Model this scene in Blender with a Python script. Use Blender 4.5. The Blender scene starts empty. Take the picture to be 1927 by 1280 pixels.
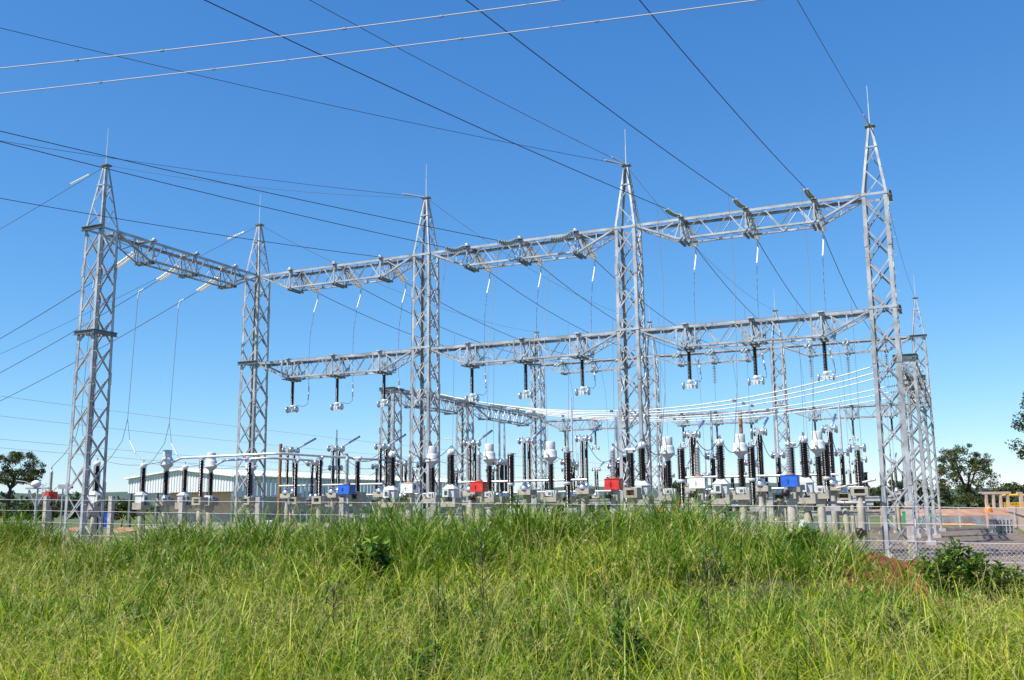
import bpy, math, random
import numpy as np
from mathutils import Matrix, Vector
random.seed(7)
RNG = np.random.default_rng(11)
sc = bpy.context.scene
C = sc.collection

# ---------------------------------------------------------------- camera
AZ, PITCH, ROLL, FPX = 0.4351, 0.1681, 0.0101, 1817.1
H = 2.35
cam_d = bpy.data.cameras.new('camera')
cam = bpy.data.objects.new('camera', cam_d); C.objects.link(cam)
cam_d.sensor_width = 36.0
cam_d.lens = FPX / 1927.0 * 36.0
cam_d.clip_start = 0.05; cam_d.clip_end = 6000
cam.matrix_world = Matrix.Translation((0, 0, H)) @ Matrix.Rotation(math.pi/2 + PITCH, 4, 'X') @ Matrix.Rotation(-ROLL, 4, 'Z')
sc.camera = cam

# ---------------------------------------------------------------- frame of the yard
U = Vector((math.cos(AZ), -math.sin(AZ), 0)); V = Vector((math.sin(AZ), math.cos(AZ), 0))
O2 = Vector((-14.2697, 52.9251, 0))
BAY, ROWGAP = 10.895, 39.345
ZU, ZL, ZA, ZBUS = 12.7+H, 7.77+H, 15.72+H, 7.87+H
ROT = -AZ
def P(s, t, z=0.0): 
    v = O2 + U*s + V*t; return Vector((v.x, v.y, z))
def st(x, y):
    dx, dy = x-O2.x, y-O2.y
    return dx*U.x+dy*U.y, dx*V.x+dy*V.y

# ---------------------------------------------------------------- world, sun, exposure
SUN_DIR = Vector((-0.85, -0.53, 0)).normalized()
SUN_EL = math.radians(54)
w = bpy.data.worlds.new('World'); sc.world = w; w.use_nodes = True
nt = w.node_tree; nt.nodes.clear()
sky = nt.nodes.new('ShaderNodeTexSky'); sky.sky_type = 'NISHITA'; sky.sun_disc = False
sky.sun_elevation = SUN_EL; sky.sun_rotation = math.atan2(SUN_DIR.x, SUN_DIR.y)
sky.altitude = 600; sky.air_density = 1.0; sky.dust_density = 0.0; sky.ozone_density = 4.5
bg = nt.nodes.new('ShaderNodeBackground'); bg.inputs['Strength'].default_value = 0.15
wo = nt.nodes.new('ShaderNodeOutputWorld')
sep = nt.nodes.new('ShaderNodeSeparateColor'); comb = nt.nodes.new('ShaderNodeCombineColor'); nt.links.new(sky.outputs[0], sep.inputs[0])
for ch, (ga, gn) in enumerate(((1.222, 0.365), (0.905, 0.745), (0.645, 1.44))):   # colour response of the clear tropical sky
    pw = nt.nodes.new('ShaderNodeMath'); pw.operation = 'POWER'; pw.inputs[1].default_value = ga
    ml = nt.nodes.new('ShaderNodeMath'); ml.operation = 'MULTIPLY'; ml.inputs[1].default_value = gn
    nt.links.new(sep.outputs[ch], pw.inputs[0]); nt.links.new(pw.outputs[0], ml.inputs[0]); nt.links.new(ml.outputs[0], comb.inputs[ch])
nt.links.new(comb.outputs[0], bg.inputs[0]); nt.links.new(bg.outputs[0], wo.inputs[0])
sun_d = bpy.data.lights.new('sun', 'SUN'); sun_d.energy = 5.0; sun_d.angle = math.radians(0.5); sun_d.color = (1.0, 0.95, 0.87)
sun = bpy.data.objects.new('sun', sun_d); C.objects.link(sun)
to_sun = Vector((SUN_DIR.x*math.cos(SUN_EL), SUN_DIR.y*math.cos(SUN_EL), math.sin(SUN_EL)))
sun.rotation_euler = to_sun.to_track_quat('Z', 'Y').to_euler()
sc.view_settings.view_transform = 'Standard'; sc.view_settings.look = 'None'
sc.view_settings.exposure = 0.5; sc.view_settings.gamma = 1.0; sc.view_settings.use_curve_mapping = False

# ---------------------------------------------------------------- materials
def mat(name, col, rough=0.6, metal=0.0, spec=0.5, noise=0.0, nscale=6.0, bump=0.0, col2=None, detail=4.0, coord='Object'):
    m = bpy.data.materials.new(name); m.use_nodes = True
    n = m.node_tree.nodes; l = m.node_tree.links
    b = n['Principled BSDF']
    b.inputs['Base Color'].default_value = (*col, 1); b.inputs['Roughness'].default_value = rough
    b.inputs['Metallic'].default_value = metal; b.inputs['Specular IOR Level'].default_value = spec
    if noise > 0 or col2 or bump > 0:
        tc = n.new('ShaderNodeTexCoord'); tx = n.new('ShaderNodeTexNoise')
        tx.inputs['Scale'].default_value = nscale; tx.inputs['Detail'].default_value = detail
        l.new(tc.outputs[coord], tx.inputs['Vector'])
        if noise > 0 or col2:
            r = n.new('ShaderNodeValToRGB')
            c2 = col2 or tuple(min(1, c*(1+noise)) for c in col)
            c1 = col if col2 else tuple(c*(1-noise) for c in col)
            r.color_ramp.elements[0].position = 0.36; r.color_ramp.elements[1].position = 0.64
            r.color_ramp.elements[0].color = (*c1, 1); r.color_ramp.elements[1].color = (*c2, 1)
            l.new(tx.outputs['Fac'], r.inputs['Fac']); l.new(r.outputs['Color'], b.inputs['Base Color'])
        if bump > 0:
            bm_ = n.new('ShaderNodeBump'); bm_.inputs['Strength'].default_value = bump; bm_.inputs['Distance'].default_value = 0.05
            l.new(tx.outputs['Fac'], bm_.inputs['Height']); l.new(bm_.outputs['Normal'], b.inputs['Normal'])
    return m
M = {}
M['galv'] = mat('galvanised_steel', (0.395, 0.40, 0.405), 0.42, 0.18, 0.5, noise=0.30, nscale=1.4)
M['galv_dark'] = mat('weathered_channel_steel', (0.16, 0.18, 0.18), 0.5, 0.3, 0.5, noise=0.2, nscale=3)
M['alu'] = mat('aluminium_fitting', (0.62, 0.63, 0.64), 0.32, 0.7, 0.5, noise=0.15, nscale=12)
M['tube'] = mat('aluminium_tube', (0.68, 0.67, 0.66), 0.4, 0.35, 0.5, noise=0.1, nscale=5)
M['arm'] = mat('blue_reflection_tube', (0.22, 0.28, 0.45), 0.3, 0.5, 0.5, noise=0.1, nscale=5)  # bluish reflection on the arms put into the base colour
M['porc'] = mat('brown_porcelain', (0.018, 0.010, 0.008), 0.22, 0.0, 0.6, noise=0.3, nscale=8)
M['porc_grey'] = mat('grey_porcelain', (0.36, 0.37, 0.37), 0.3, 0.0, 0.5, noise=0.1, nscale=8)
M['paint'] = mat('light_grey_paint', (0.60, 0.61, 0.60), 0.45, 0.0, 0.5, noise=0.14, nscale=3.5)
def glass_mat(name, col, tr):
    m = mat(name, col, 0.15, 0.0, 0.6); n = m.node_tree.nodes; l = m.node_tree.links
    t = n.new('ShaderNodeBsdfTranslucent'); t.inputs['Color'].default_value = (*col, 1); mx = n.new('ShaderNodeMixShader'); mx.inputs[0].default_value = tr
    l.new(n['Principled BSDF'].outputs[0], mx.inputs[1]); l.new(t.outputs[0], mx.inputs[2]); l.new(mx.outputs[0], n['Material Output'].inputs['Surface']); return m
M['glass'] = glass_mat('glass_disc', (0.36, 0.44, 0.44), 0.3)
M['glass_lit'] = glass_mat('sunlit_glass_disc', (0.90, 0.91, 0.89), 0.5)  # sunlit brightness of the glass strings put into the white base
M['white'] = mat('white_paint', (0.8, 0.8, 0.8), 0.4, noise=0.04, nscale=5)
M['red'] = mat('red_paint', (0.62, 0.035, 0.028), 0.45, noise=0.2, nscale=5)
M['blue'] = mat('blue_paint', (0.025, 0.13, 0.58), 0.45, noise=0.18, nscale=5)
M['orange'] = mat('orange_paint', (0.75, 0.22, 0.03), 0.5, noise=0.12, nscale=3)
M['yellow'] = mat('yellow_plastic', (0.8, 0.48, 0.02), 0.5, noise=0.1, nscale=3)
M['green'] = mat('green_paint', (0.03, 0.30, 0.13), 0.5, noise=0.1, nscale=3)
M['black'] = mat('black_rubber', (0.012, 0.012, 0.013), 0.5)
M['glassdark'] = mat('dark_window', (0.05, 0.06, 0.06), 0.1, 0, 0.6)
M['conc'] = mat('beige_concrete', (0.41, 0.37, 0.295), 0.85, noise=0.2, nscale=1.6, bump=0.2)
M['conc_grey'] = mat('grey_concrete', (0.43, 0.39, 0.36), 0.9, noise=0.2, nscale=9, bump=0.4)
M['conc_pink'] = mat('pinkish_concrete', (0.50, 0.38, 0.31), 0.9, noise=0.15, nscale=2)
M['wire'] = mat('dark_wire', (0.06, 0.06, 0.065), 0.5, 0.3)
M['wire_mid'] = mat('grey_wire', (0.24, 0.25, 0.27), 0.45, 0.4)
M['wire_light'] = mat('bright_wire', (0.60, 0.55, 0.56), 0.7, 0.0, 0.2)
M['bus'] = mat('bright_bus_conductor', (0.72, 0.70, 0.68), 0.45, 0.1)
M['wood'] = mat('brown_wood', (0.30, 0.13, 0.05), 0.8, noise=0.3, nscale=5)
M['roof'] = mat('white_roof_sheet', (0.82, 0.82, 0.80), 0.5, noise=0.03, nscale=1)
M['clad'] = mat('pale_cladding_sheet', (0.70, 0.70, 0.70), 0.5, 0.0, noise=0.05, nscale=0.6)
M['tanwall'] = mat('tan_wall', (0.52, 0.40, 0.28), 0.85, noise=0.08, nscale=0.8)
M['shadewall'] = mat('shaded_wall', (0.28, 0.28, 0.29), 0.85, noise=0.08, nscale=0.8)  # shade across the lower part of the tan wall, painted in as grey
M['gravel'] = mat('gravel', (0.10, 0.074, 0.056), 0.95, col2=(0.22, 0.165, 0.125), nscale=2.2, bump=0.9, detail=14)
M['soil'] = mat('red_soil', (0.12, 0.024, 0.008), 0.95, col2=(0.25, 0.055, 0.018), nscale=3.5, bump=0.9, detail=8)
M['field'] = mat('field_grass', (0.060, 0.085, 0.022), 0.95, col2=(0.12, 0.15, 0.04), nscale=0.06, detail=9)
M['under'] = mat('undergrowth_soil', (0.02, 0.028, 0.008), 0.95, col2=(0.06, 0.055, 0.02), nscale=2.5, detail=8)
M['bark'] = mat('bark', (0.045, 0.032, 0.024), 0.9, noise=0.4, nscale=4, bump=0.5)
M['water'] = mat('pond_water', (0.16, 0.12, 0.09), 0.12, 0.0, 0.6, noise=0.1, nscale=2.5, bump=1.0)
M['dirtbank'] = mat('pink_dirt', (0.30, 0.15, 0.085), 0.95, col2=(0.40, 0.25, 0.17), nscale=0.5, detail=8)

def leaf_mat(name, stops, transl=0.35, rough=0.5, attr='tint', spec=0.4):
    m = bpy.data.materials.new(name); m.use_nodes = True
    n = m.node_tree.nodes; l = m.node_tree.links
    b = n['Principled BSDF']; out = n['Material Output']
    a = n.new('ShaderNodeAttribute'); a.attribute_name = attr
    r = n.new('ShaderNodeValToRGB')
    e = r.color_ramp.elements
    e[0].position, e[0].color = stops[0][0], (*stops[0][1], 1)
    e[1].position, e[1].color = stops[-1][0], (*stops[-1][1], 1)
    for p_, c_ in stops[1:-1]:
        k = e.new(p_); k.color = (*c_, 1)
    l.new(a.outputs['Fac'], r.inputs['Fac']); l.new(r.outputs['Color'], b.inputs['Base Color'])
    b.inputs['Roughness'].default_value = rough; b.inputs['Specular IOR Level'].default_value = spec
    t = n.new('ShaderNodeBsdfTranslucent'); l.new(r.outputs['Color'], t.inputs['Color'])
    mx = n.new('ShaderNodeMixShader'); mx.inputs[0].default_value = transl
    l.new(b.outputs[0], mx.inputs[1]); l.new(t.outputs[0], mx.inputs[2]); l.new(mx.outputs[0], out.inputs['Surface'])
    return m
M['grass'] = leaf_mat('grass_blade', [(0.0, (0.022, 0.070, 0.003)), (0.35, (0.15, 0.245, 0.007)), (0.65, (0.38, 0.44, 0.012)), (0.88, (0.52, 0.50, 0.035)), (1.0, (0.66, 0.51, 0.16))], 0.24, 0.45, spec=0.25)
M['reed'] = leaf_mat('broad_grass_blade', [(0.0, (0.022, 0.075, 0.005)), (0.6, (0.17, 0.29, 0.012)), (1.0, (0.46, 0.49, 0.05))], 0.28, 0.42, spec=0.3)
M['seed'] = leaf_mat('seed_stalk', [(0.0, (0.34, 0.36, 0.04)), (1.0, (0.64, 0.54, 0.18))], 0.25, 0.6)
M['bushleaf'] = leaf_mat('shrub_leaf', [(0.0, (0.035, 0.10, 0.012)), (0.6, (0.11, 0.22, 0.02)), (1.0, (0.30, 0.38, 0.04))], 0.25, 0.3, spec=0.6)
M['treeleaf'] = leaf_mat('tree_leaf', [(0.0, (0.022, 0.042, 0.012)), (0.55, (0.05, 0.075, 0.016)), (1.0, (0.15, 0.14, 0.03))], 0.25, 0.5)
M['farleaf'] = leaf_mat('far_foliage', [(0.0, (0.028, 0.050, 0.026)), (0.6, (0.05, 0.08, 0.032)), (1.0, (0.11, 0.14, 0.04))], 0.2, 0.7)

# ---------------------------------------------------------------- mesh builder
class MB:
    def __init__(self): self.v = []; self.f = []; self.s = []
    def add(self, verts, faces, smooth=False):
        o = len(self.v); self.v += [tuple(x) for x in verts]
        for f in faces: self.f.append(tuple(i+o for i in f)); self.s.append(smooth)
        return self
    def box(self, c, d, rz=0.0):
        x, y, z = c; a, b, h = d[0]/2, d[1]/2, d[2]/2
        cs, sn = math.cos(rz), math.sin(rz); vs = []
        for k in (-h, h):
            for i, j in ((-a, -b), (a, -b), (a, b), (-a, b)):
                vs.append((x+i*cs-j*sn, y+i*sn+j*cs, z+k))
        return self.add(vs, [(3,2,1,0),(4,5,6,7),(0,1,5,4),(1,2,6,5),(2,3,7,6),(3,0,4,7)])
    def bar(self, p, q, wd=0.06, th=None, up=(0,0,1), nrm=None):
        p, q = Vector(p), Vector(q); d = q-p; L = d.length
        if L < 1e-6: return self
        d /= L; u = Vector(up)
        if abs(d.dot(u)) > 0.95: u = Vector((1,0,0))
        if nrm is not None: nv = Vector(nrm); a = (nv-d*nv.dot(d)).normalized()
        else: a = d.cross(u).normalized()
        b = a.cross(d).normalized(); th = th or wd; a *= th/2; b *= wd/2
        vs = [p-a-b, p+a-b, p+a+b, p-a+b, q-a-b, q+a-b, q+a+b, q-a+b]
        return self.add(vs, [(3,2,1,0),(4,5,6,7),(0,1,5,4),(1,2,6,5),(2,3,7,6),(3,0,4,7)])
    def angle(self, p, q, wd, th, da, db):
        # L-section: corner line p-q, flanges along directions da and db
        p, q, da, db = Vector(p), Vector(q), Vector(da), Vector(db)
        for a, b in ((da*wd, db*th), (da*th, db*wd)):
            off = db*0 if a.length > b.length else da*0
            vs = []
            for r in (p, q): vs += [r, r+a, r+a+b, r+b]
            self.add(vs, [(3,2,1,0),(4,5,6,7),(0,1,5,4),(1,2,6,5),(2,3,7,6),(3,0,4,7)])
        return self
    def tube(self, pts, r, n=6, cap=True, r2=None):
        pts = [Vector(p) for p in pts]; N = len(pts); rings = []
        prev = None
        for i, p in enumerate(pts):
            d = (pts[min(i+1, N-1)] - pts[max(i-1, 0)])
            d = d.normalized() if d.length > 1e-9 else Vector((0,0,1))
            if prev is None:
                u = Vector((0,0,1)) if abs(d.z) < 0.9 else Vector((1,0,0))
                a = d.cross(u).normalized()
            else:
                a = (prev - d*prev.dot(d)).normalized()
            prev = a; b = d.cross(a)
            rr = r if r2 is None else r + (r2-r)*i/max(1, N-1)
            rings.append([p + (a*math.cos(2*math.pi*k/n) + b*math.sin(2*math.pi*k/n))*rr for k in range(n)])
        vs = [x for ring in rings for x in ring]; fs = []
        for i in range(N-1):
            for k in range(n):
                k2 = (k+1) % n; fs.append((i*n+k, i*n+k2, (i+1)*n+k2, (i+1)*n+k))
        self.add(vs, fs, True)
        if cap: self.add(rings[0], [tuple(range(n))[::-1]]); self.add(rings[-1], [tuple(range(n))])
        return self
    def lathe(self, prof, c=(0,0,0), axis='z', n=14, smooth=True):
        vs = []; 
        for r, z in prof:
            for k in range(n):
                a = 2*math.pi*k/n; x, y = r*math.cos(a), r*math.sin(a)
                vs.append((c[0]+x, c[1]+y, c[2]+z) if axis == 'z' else (c[0]+z, c[1]+x, c[2]+y) if axis == 'x' else (c[0]+y, c[1]+z, c[2]+x))
        fs = []
        for i in range(len(prof)-1):
            for k in range(n):
                k2 = (k+1) % n; fs.append((i*n+k, i*n+k2, (i+1)*n+k2, (i+1)*n+k))
        self.add(vs, fs, smooth)
        m = len(prof)-1
        if prof[0][0] > 1e-4: self.add(vs[:n], [tuple(range(n))[::-1]])
        if prof[-1][0] > 1e-4: self.add(vs[m*n:], [tuple(range(n))])
        return self
    def lathe_dir(self, prof, p, d, n=10):
        q = Vector(d).normalized().to_track_quat('Z', 'Y').to_matrix(); o = len(self.v)
        self.lathe(prof, n=n)
        for i in range(o, len(self.v)):
            self.v[i] = tuple(q @ Vector(self.v[i]) + Vector(p))
        return self
    def mesh(self, name):
        me = bpy.data.meshes.new(name); me.from_pydata(self.v, [], self.f)
        me.polygons.foreach_set('use_smooth', self.s); me.update(); return me
def build(name, mb, m, parent=None, label=None):
    me = mb.mesh(name); me.materials.append(M[m] if isinstance(m, str) else m)
    o = bpy.data.objects.new(name, me); C.objects.link(o)
    if parent: o.parent = parent
    if label: o['label'] = label
    return o
def tag(o, label, cat, group=None, kind=None):
    if label: o['label'] = label
    if cat: o['category'] = cat
    if group: o['group'] = group
    if kind: o['kind'] = kind
    return o
def thing(name, label, cat, loc=(0,0,0), rz=ROT, group=None):
    o = bpy.data.objects.new(name, None); C.objects.link(o); o.empty_display_size = 0.2
    o.location = loc; o.rotation_euler = (0, 0, rz)
    return tag(o, label, cat, group)
KIDS = {}
def copy_tree(root, loc, label, rz=None, group=None):
    r = root.copy(); C.objects.link(r); r.location = loc
    if rz is not None: r.rotation_euler = (0, 0, rz)
    r['label'] = label
    if group: r['group'] = group
    for ch in list(root.children):
        c = ch.copy(); C.objects.link(c); c.parent = r
        for g in list(ch.children):
            d = g.copy(); C.objects.link(d); d.parent = c
    return r
def struct(name, mb, m):
    return tag(build(name, mb, m), None, None, kind='structure')
def sheds(z0, z1, rc, rs, n):
    p = (z1-z0)/n; pr = [(rc, z0)]
    for i in range(n):
        z = z0+i*p
        pr += [(rc, z+0.12*p), (rs, z+0.38*p), (rs, z+0.50*p), (rc, z+0.88*p)]
    return pr + [(rc, z1)]

def np_mesh(name, verts, faces_flat, nper, tint, m, smooth=False):
    """verts (N,3); faces given as flat index array with nper corners each; tint per vertex"""
    me = bpy.data.meshes.new(name); nv = len(verts); nf = len(faces_flat)//nper
    me.vertices.add(nv); me.vertices.foreach_set('co', np.asarray(verts, np.float32).ravel())
    me.loops.add(nf*nper); me.loops.foreach_set('vertex_index', np.asarray(faces_flat, np.int32))
    me.polygons.add(nf); me.polygons.foreach_set('loop_start', np.arange(0, nf*nper, nper, dtype=np.int32))
    me.polygons.foreach_set('loop_total', np.full(nf, nper, np.int32))
    me.polygons.foreach_set('use_smooth', np.full(nf, smooth, bool))
    a = me.attributes.new('tint', 'FLOAT', 'POINT'); a.data.foreach_set('value', np.asarray(tint, np.float32))
    me.update(calc_edges=True); me.validate(); me.materials.append(M[m])
    o = bpy.data.objects.new(name, me); C.objects.link(o); return o

# ================================================================= GROUND
def smooth01(x): x = np.clip(x, 0, 1); return x*x*(3-2*x)
def crest(s):
    s = np.asarray(s, float)
    return np.interp(s, [-60, 4, 10.5, 14.5, 20, 28, 31, 33.2, 34.6, 35.6, 37, 60], [1.05, 1.1, 1.15, 0.88, 1.08, 1.12, 1.15, 1.18, 0.98, 0.62, 0.42, 0.35])
def terrain(x, y):
    """height of the bank the camera stands on; falls to the yard behind the fence"""
    x = np.asarray(x, float); y = np.asarray(y, float)
    s = (x-O2.x)*U.x+(y-O2.y)*U.y; t = (x-O2.x)*V.x+(y-O2.y)*V.y
    c = crest(s)
    mid = np.interp(s, [-60, 27, 31, 33, 34.5, 38, 60], [0.72, 0.72, 0.66, 0.50, 0.38, 0.30, 0.3]); mid = mid + (0.72-mid)*smooth01((-26.5-t)/5)
    h = mid + (c-mid)*smooth01((t+31)/7.5)
    h = h*(1-smooth01((t+20.8)/2.6))
    h = h + 0.06*np.sin(x*0.9+1.3)*np.sin(y*0.7)*(t < -22)
    return h
g = MB(); R_ = 4500
g.add([(-R_, -R_, -0.03), (R_, -R_, -0.03), (R_, R_, -0.03), (-R_, R_, -0.03)], [(0,1,2,3)])
struct('ground', g, 'field')
g = MB(); pts = [(-6,-19.5),(39,-19.5),(38.2,51),(-2,58),(-2,10),(-6,9)]
g.add([P(a, b, 0.0) for a, b in pts], [tuple(range(len(pts)))])
struct('gravel_yard', g, 'gravel')
# bank (camera side) as a fine grid in yard coordinates
ss = np.concatenate([np.arange(-30, 31, 0.5), np.arange(31, 37.99, 0.2), np.arange(38, 62.01, .5)]); tt = np.concatenate([np.arange(-60, -34, 1.0), np.arange(-34, -18.0, 0.25)])
SS, TT = np.meshgrid(ss, tt); X = O2.x+SS*U.x+TT*V.x; Y = O2.y+SS*U.y+TT*V.y
Z = terrain(X, Y) + (0.05+0.13*(SS > 31))*RNG.random(X.shape)*(TT > -28)*(TT < -20.4) - 0.02*(TT > -19)
nS, nT = len(ss), len(tt)
idx = np.arange(nS*nT).reshape(nT, nS)
quads = np.stack([idx[:-1,:-1], idx[:-1,1:], idx[1:,1:], idx[1:,:-1]], -1).reshape(-1)
ob = np_mesh('earth_bank', np.stack([X.ravel(), Y.ravel(), Z.ravel()], -1), quads, 4, np.zeros(nS*nT), 'under', True)
ob.data.materials.clear(); ob.data.materials.append(M['under']); ob.data.materials.append(M['soil'])
mi = ((TT[:-1,:-1] > -26.6) & ((SS[:-1,:-1] > 33.0) | ((SS[:-1,:-1] < 18) & (TT[:-1,:-1] < -20)))).reshape(-1).astype(np.int32)
ob.data.polygons.foreach_set('material_index', mi); tag(ob, None, None, kind='structure')

# ================================================================= LATTICE TOWERS
W0, W1 = 0.58, 0.50
def legw(z, ztop): return W0 + (W1-W0)*z/ztop
def lattice_column(root, ztop, plates, panel=1.28):
    for sx in (-1, 1):
        for sy in (-1, 1):
            mb = MB(); b, t_ = legw(0, ztop), legw(ztop, ztop)
            mb.angle((sx*b, sy*b, 0.12), (sx*t_, sy*t_, ztop), 0.15, 0.02, (-sx, 0, 0), (0, -sy, 0))
            for zz in np.arange(3.2, ztop-1, 4.9): # splice plates
                q = legw(zz, ztop)+0.012; mb.box((sx*(q-0.06), sy*q, zz), (0.13, 0.02, 0.55)); mb.box((sx*q, sy*(q-0.06), zz), (0.02, 0.13, 0.55))
            build('leg', mb, 'galv', root)
            f = MB(); f.box((sx*b, sy*b, 0.06), (0.5, 0.5, 0.26)); build('footing', f, 'conc_grey', root)
    mb = MB(); n = max(3, int(round((ztop-0.5)/panel))); zs = np.linspace(0.35, ztop-0.12, n+1)
    for a, b in zip(zs[:-1], zs[1:]):
        wa, wb = legw(a, ztop), legw(b, ztop)
        for ax in (0, 1):
            for sg in (-1, 1):
                def pt(u, w_, z, off): 
                    d = sg*(w_-off); return (u*w_, d, z) if ax == 0 else (d, u*w_, z)
                mb.bar(pt(-1, wa, a, 0.01), pt(1, wb, b, 0.01), 0.062, 0.012, up=(0,0,1))
                mb.bar(pt(1, wa, a, 0.035), pt(-1, wb, b, 0.035), 0.062, 0.012, nrm=(0, sg*.9, -.43) if ax == 0 else (sg*.9, 0, -.43))
                for e_, o_ in ((1, .065), (-1, .04)): mb.bar(pt(e_, wa, a-.02, o_), pt(-e_, wb, b-.02, o_), 0.05, 0.010, nrm=(0, 0, -1))
    build('bracing', mb, 'galv', root)
    for z in plates:
        mb = MB(); q = legw(z, ztop)+0.012
        for sg in (-1, 1):
            mb.box((0, sg*q, z), (2*q+0.02, 0.02, 0.10)); mb.box((sg*q, 0, z-0.002), (0.02, 2*q-0.03, 0.10))
        build('collar', mb, 'galv', root)
def channel(root, z, face, ztop, over=0.07):
    # heavy channel bolted across one outer face
    q = legw(z, ztop)+0.06; L = 2*q+2*over; mb = MB()
    for dz, dp, th in ((0, 0, 0.19), (0.085, 0.05, 0.025), (-0.085, 0.05, 0.025)):
        if face in ('-y', '+y'): sg = -1 if face == '-y' else 1; mb.box((0, sg*(q+dp), z+dz), (L, 0.05 if dp == 0 else 0.09, th))
        else: sg = -1 if face == '-x' else 1; mb.box((sg*(q+dp), 0, z+dz), (0.05 if dp == 0 else 0.09, L, th))
    build('cross_channel', mb, 'galv_dark', root)
def peak(root, z0, z1, rod=1.85):
    mb = MB(); k = 0.10
    for sx in (-1, 1):
        for sy in (-1, 1):
            mb.angle((sx*W1, sy*W1, z0), (sx*k, sy*k, z1), 0.10, 0.014, (-sx, 0, 0), (0, -sy, 0))
    hs = [0.0, 0.36, 0.68, 1.0]
    for a, b in ((0.0, 0.36), (0.36, 0.68)):
        wa, wb = W1+(k-W1)*a, W1+(k-W1)*b; za, zb = z0+(z1-z0)*a, z0+(z1-z0)*b
        for sg in (-1, 1):
            e = 1 if a == 0 else -1
            mb.bar((-sg*e*wa, sg*(wa-.02), za), (sg*e*wb, sg*(wb-.02), zb), 0.05, 0.012); mb.bar((sg*(wa-.02), sg*e*wa, za), (sg*(wb-.02), -sg*e*wb, zb), 0.05, 0.012)
    wc = W1+(k-W1)*0.68; zc = z0+(z1-z0)*0.68
    for sg in (-1, 1):
        mb.bar((-wc, sg*wc, zc), (wc, sg*wc, zc), 0.05); mb.bar((sg*wc, -wc+.03, zc), (sg*wc, wc-.03, zc), 0.05)
    pk = build('peak', mb, 'galv', root)
    c = MB(); c.box((0, 0, z1+0.03), (0.42, 0.34, 0.06)); build('cap_plate', c, 'galv_dark', pk)
    r = MB(); r.tube([(0, 0, z1+0.06), (0, 0, z1+rod*0.55)], 0.026, 6); r.tube([(0, 0, z1+rod*0.55), (0, 0, z1+rod)], 0.016, 6); build('lightning_rod', r, 'tube', pk)
def step_bolts(root, ztop):
    mb = MB()
    for z in np.arange(2.5, ztop, 0.75):
        q = legw(z, ztop); mb.bar((q, -q, z), (q+0.2, -q, z), 0.018)
    build('step_bolts', mb, 'galv', root)
GT = 'tall lattice towers of the front row'
def tall_tower(label, s, t, group):
    r = thing('lattice_tower', label, 'lattice tower', P(s, t, 0), group=group)
    lattice_column(r, ZU, [ZL+0.02, ZU-0.09]); peak(r, ZU, ZA); step_bolts(r, ZU); return r
t1 = tall_tower('tall grey lattice tower standing alone at the far left, in front of the white warehouse', 0, -BAY, GT)
t2 = copy_tree(t1, P(0, 0), 'tall grey lattice tower at the corner where two upper beams meet, beside the warehouse gable')
copy_tree(t1, P(BAY, 0), 'middle tall lattice tower of the front row, just right of the white box')
copy_tree(t1, P(2*BAY, 0), 'tall grey lattice tower right of the red box, two earth wires at its peak')
t5 = copy_tree(t1, P(3*BAY, 0), 'tallest looking bright lattice tower at the right end, nearest the gravel')
GB = 'smaller looking lattice towers of the back row'
for i, lb in enumerate(('back row lattice tower where the left bus beam ends', 'back row lattice tower seen just behind the bright tower right of the red box',
                        'slender back row lattice tower seen between the two right front towers', 'back row lattice tower at the far right, behind the low bus gantry')):
    tb = copy_tree(t1, P(i*BAY, ROWGAP), lb, group=GB)
    if i in (0, 3): channel(tb, ZU-0.09, '-y', ZU)
channel(t1, ZU-0.09, '-y', ZU); channel(t1, ZL, '-y', ZU); channel(t1, ZL, '+x', ZU); channel(t2, ZL, '-y', ZU)
for z_ in (ZL-.05, ZU-.12): channel(t5, z_, '+x', ZU, -0.02)
GL = 'low flat topped bus towers'
def low_tower(label, s, t):
    r = thing('bus_tower', label, 'lattice tower', P(s, t, 0), group=GL)
    lattice_column(r, ZBUS, [ZBUS-0.3]); channel(r, ZBUS-0.06, '-y', ZBUS); channel(r, ZBUS-0.06, '+y', ZBUS); channel(r, ZBUS-0.10, '-x', ZBUS, -0.06); channel(r, ZBUS-0.10, '+x', ZBUS, -0.06); return r
l1 = low_tower('low flat topped lattice tower at the free left end of the left bus beam', 0, 14.2)
copy_tree(l1, P(0, 24.96), 'low flat topped lattice tower halfway along the left bus beam')
copy_tree(l1, P(3*BAY, 15.3), 'low flat topped lattice tower right behind the tall right end tower')
copy_tree(l1, P(3*BAY, 25.5), 'low flat topped lattice tower, second behind the tall right end tower')

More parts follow.
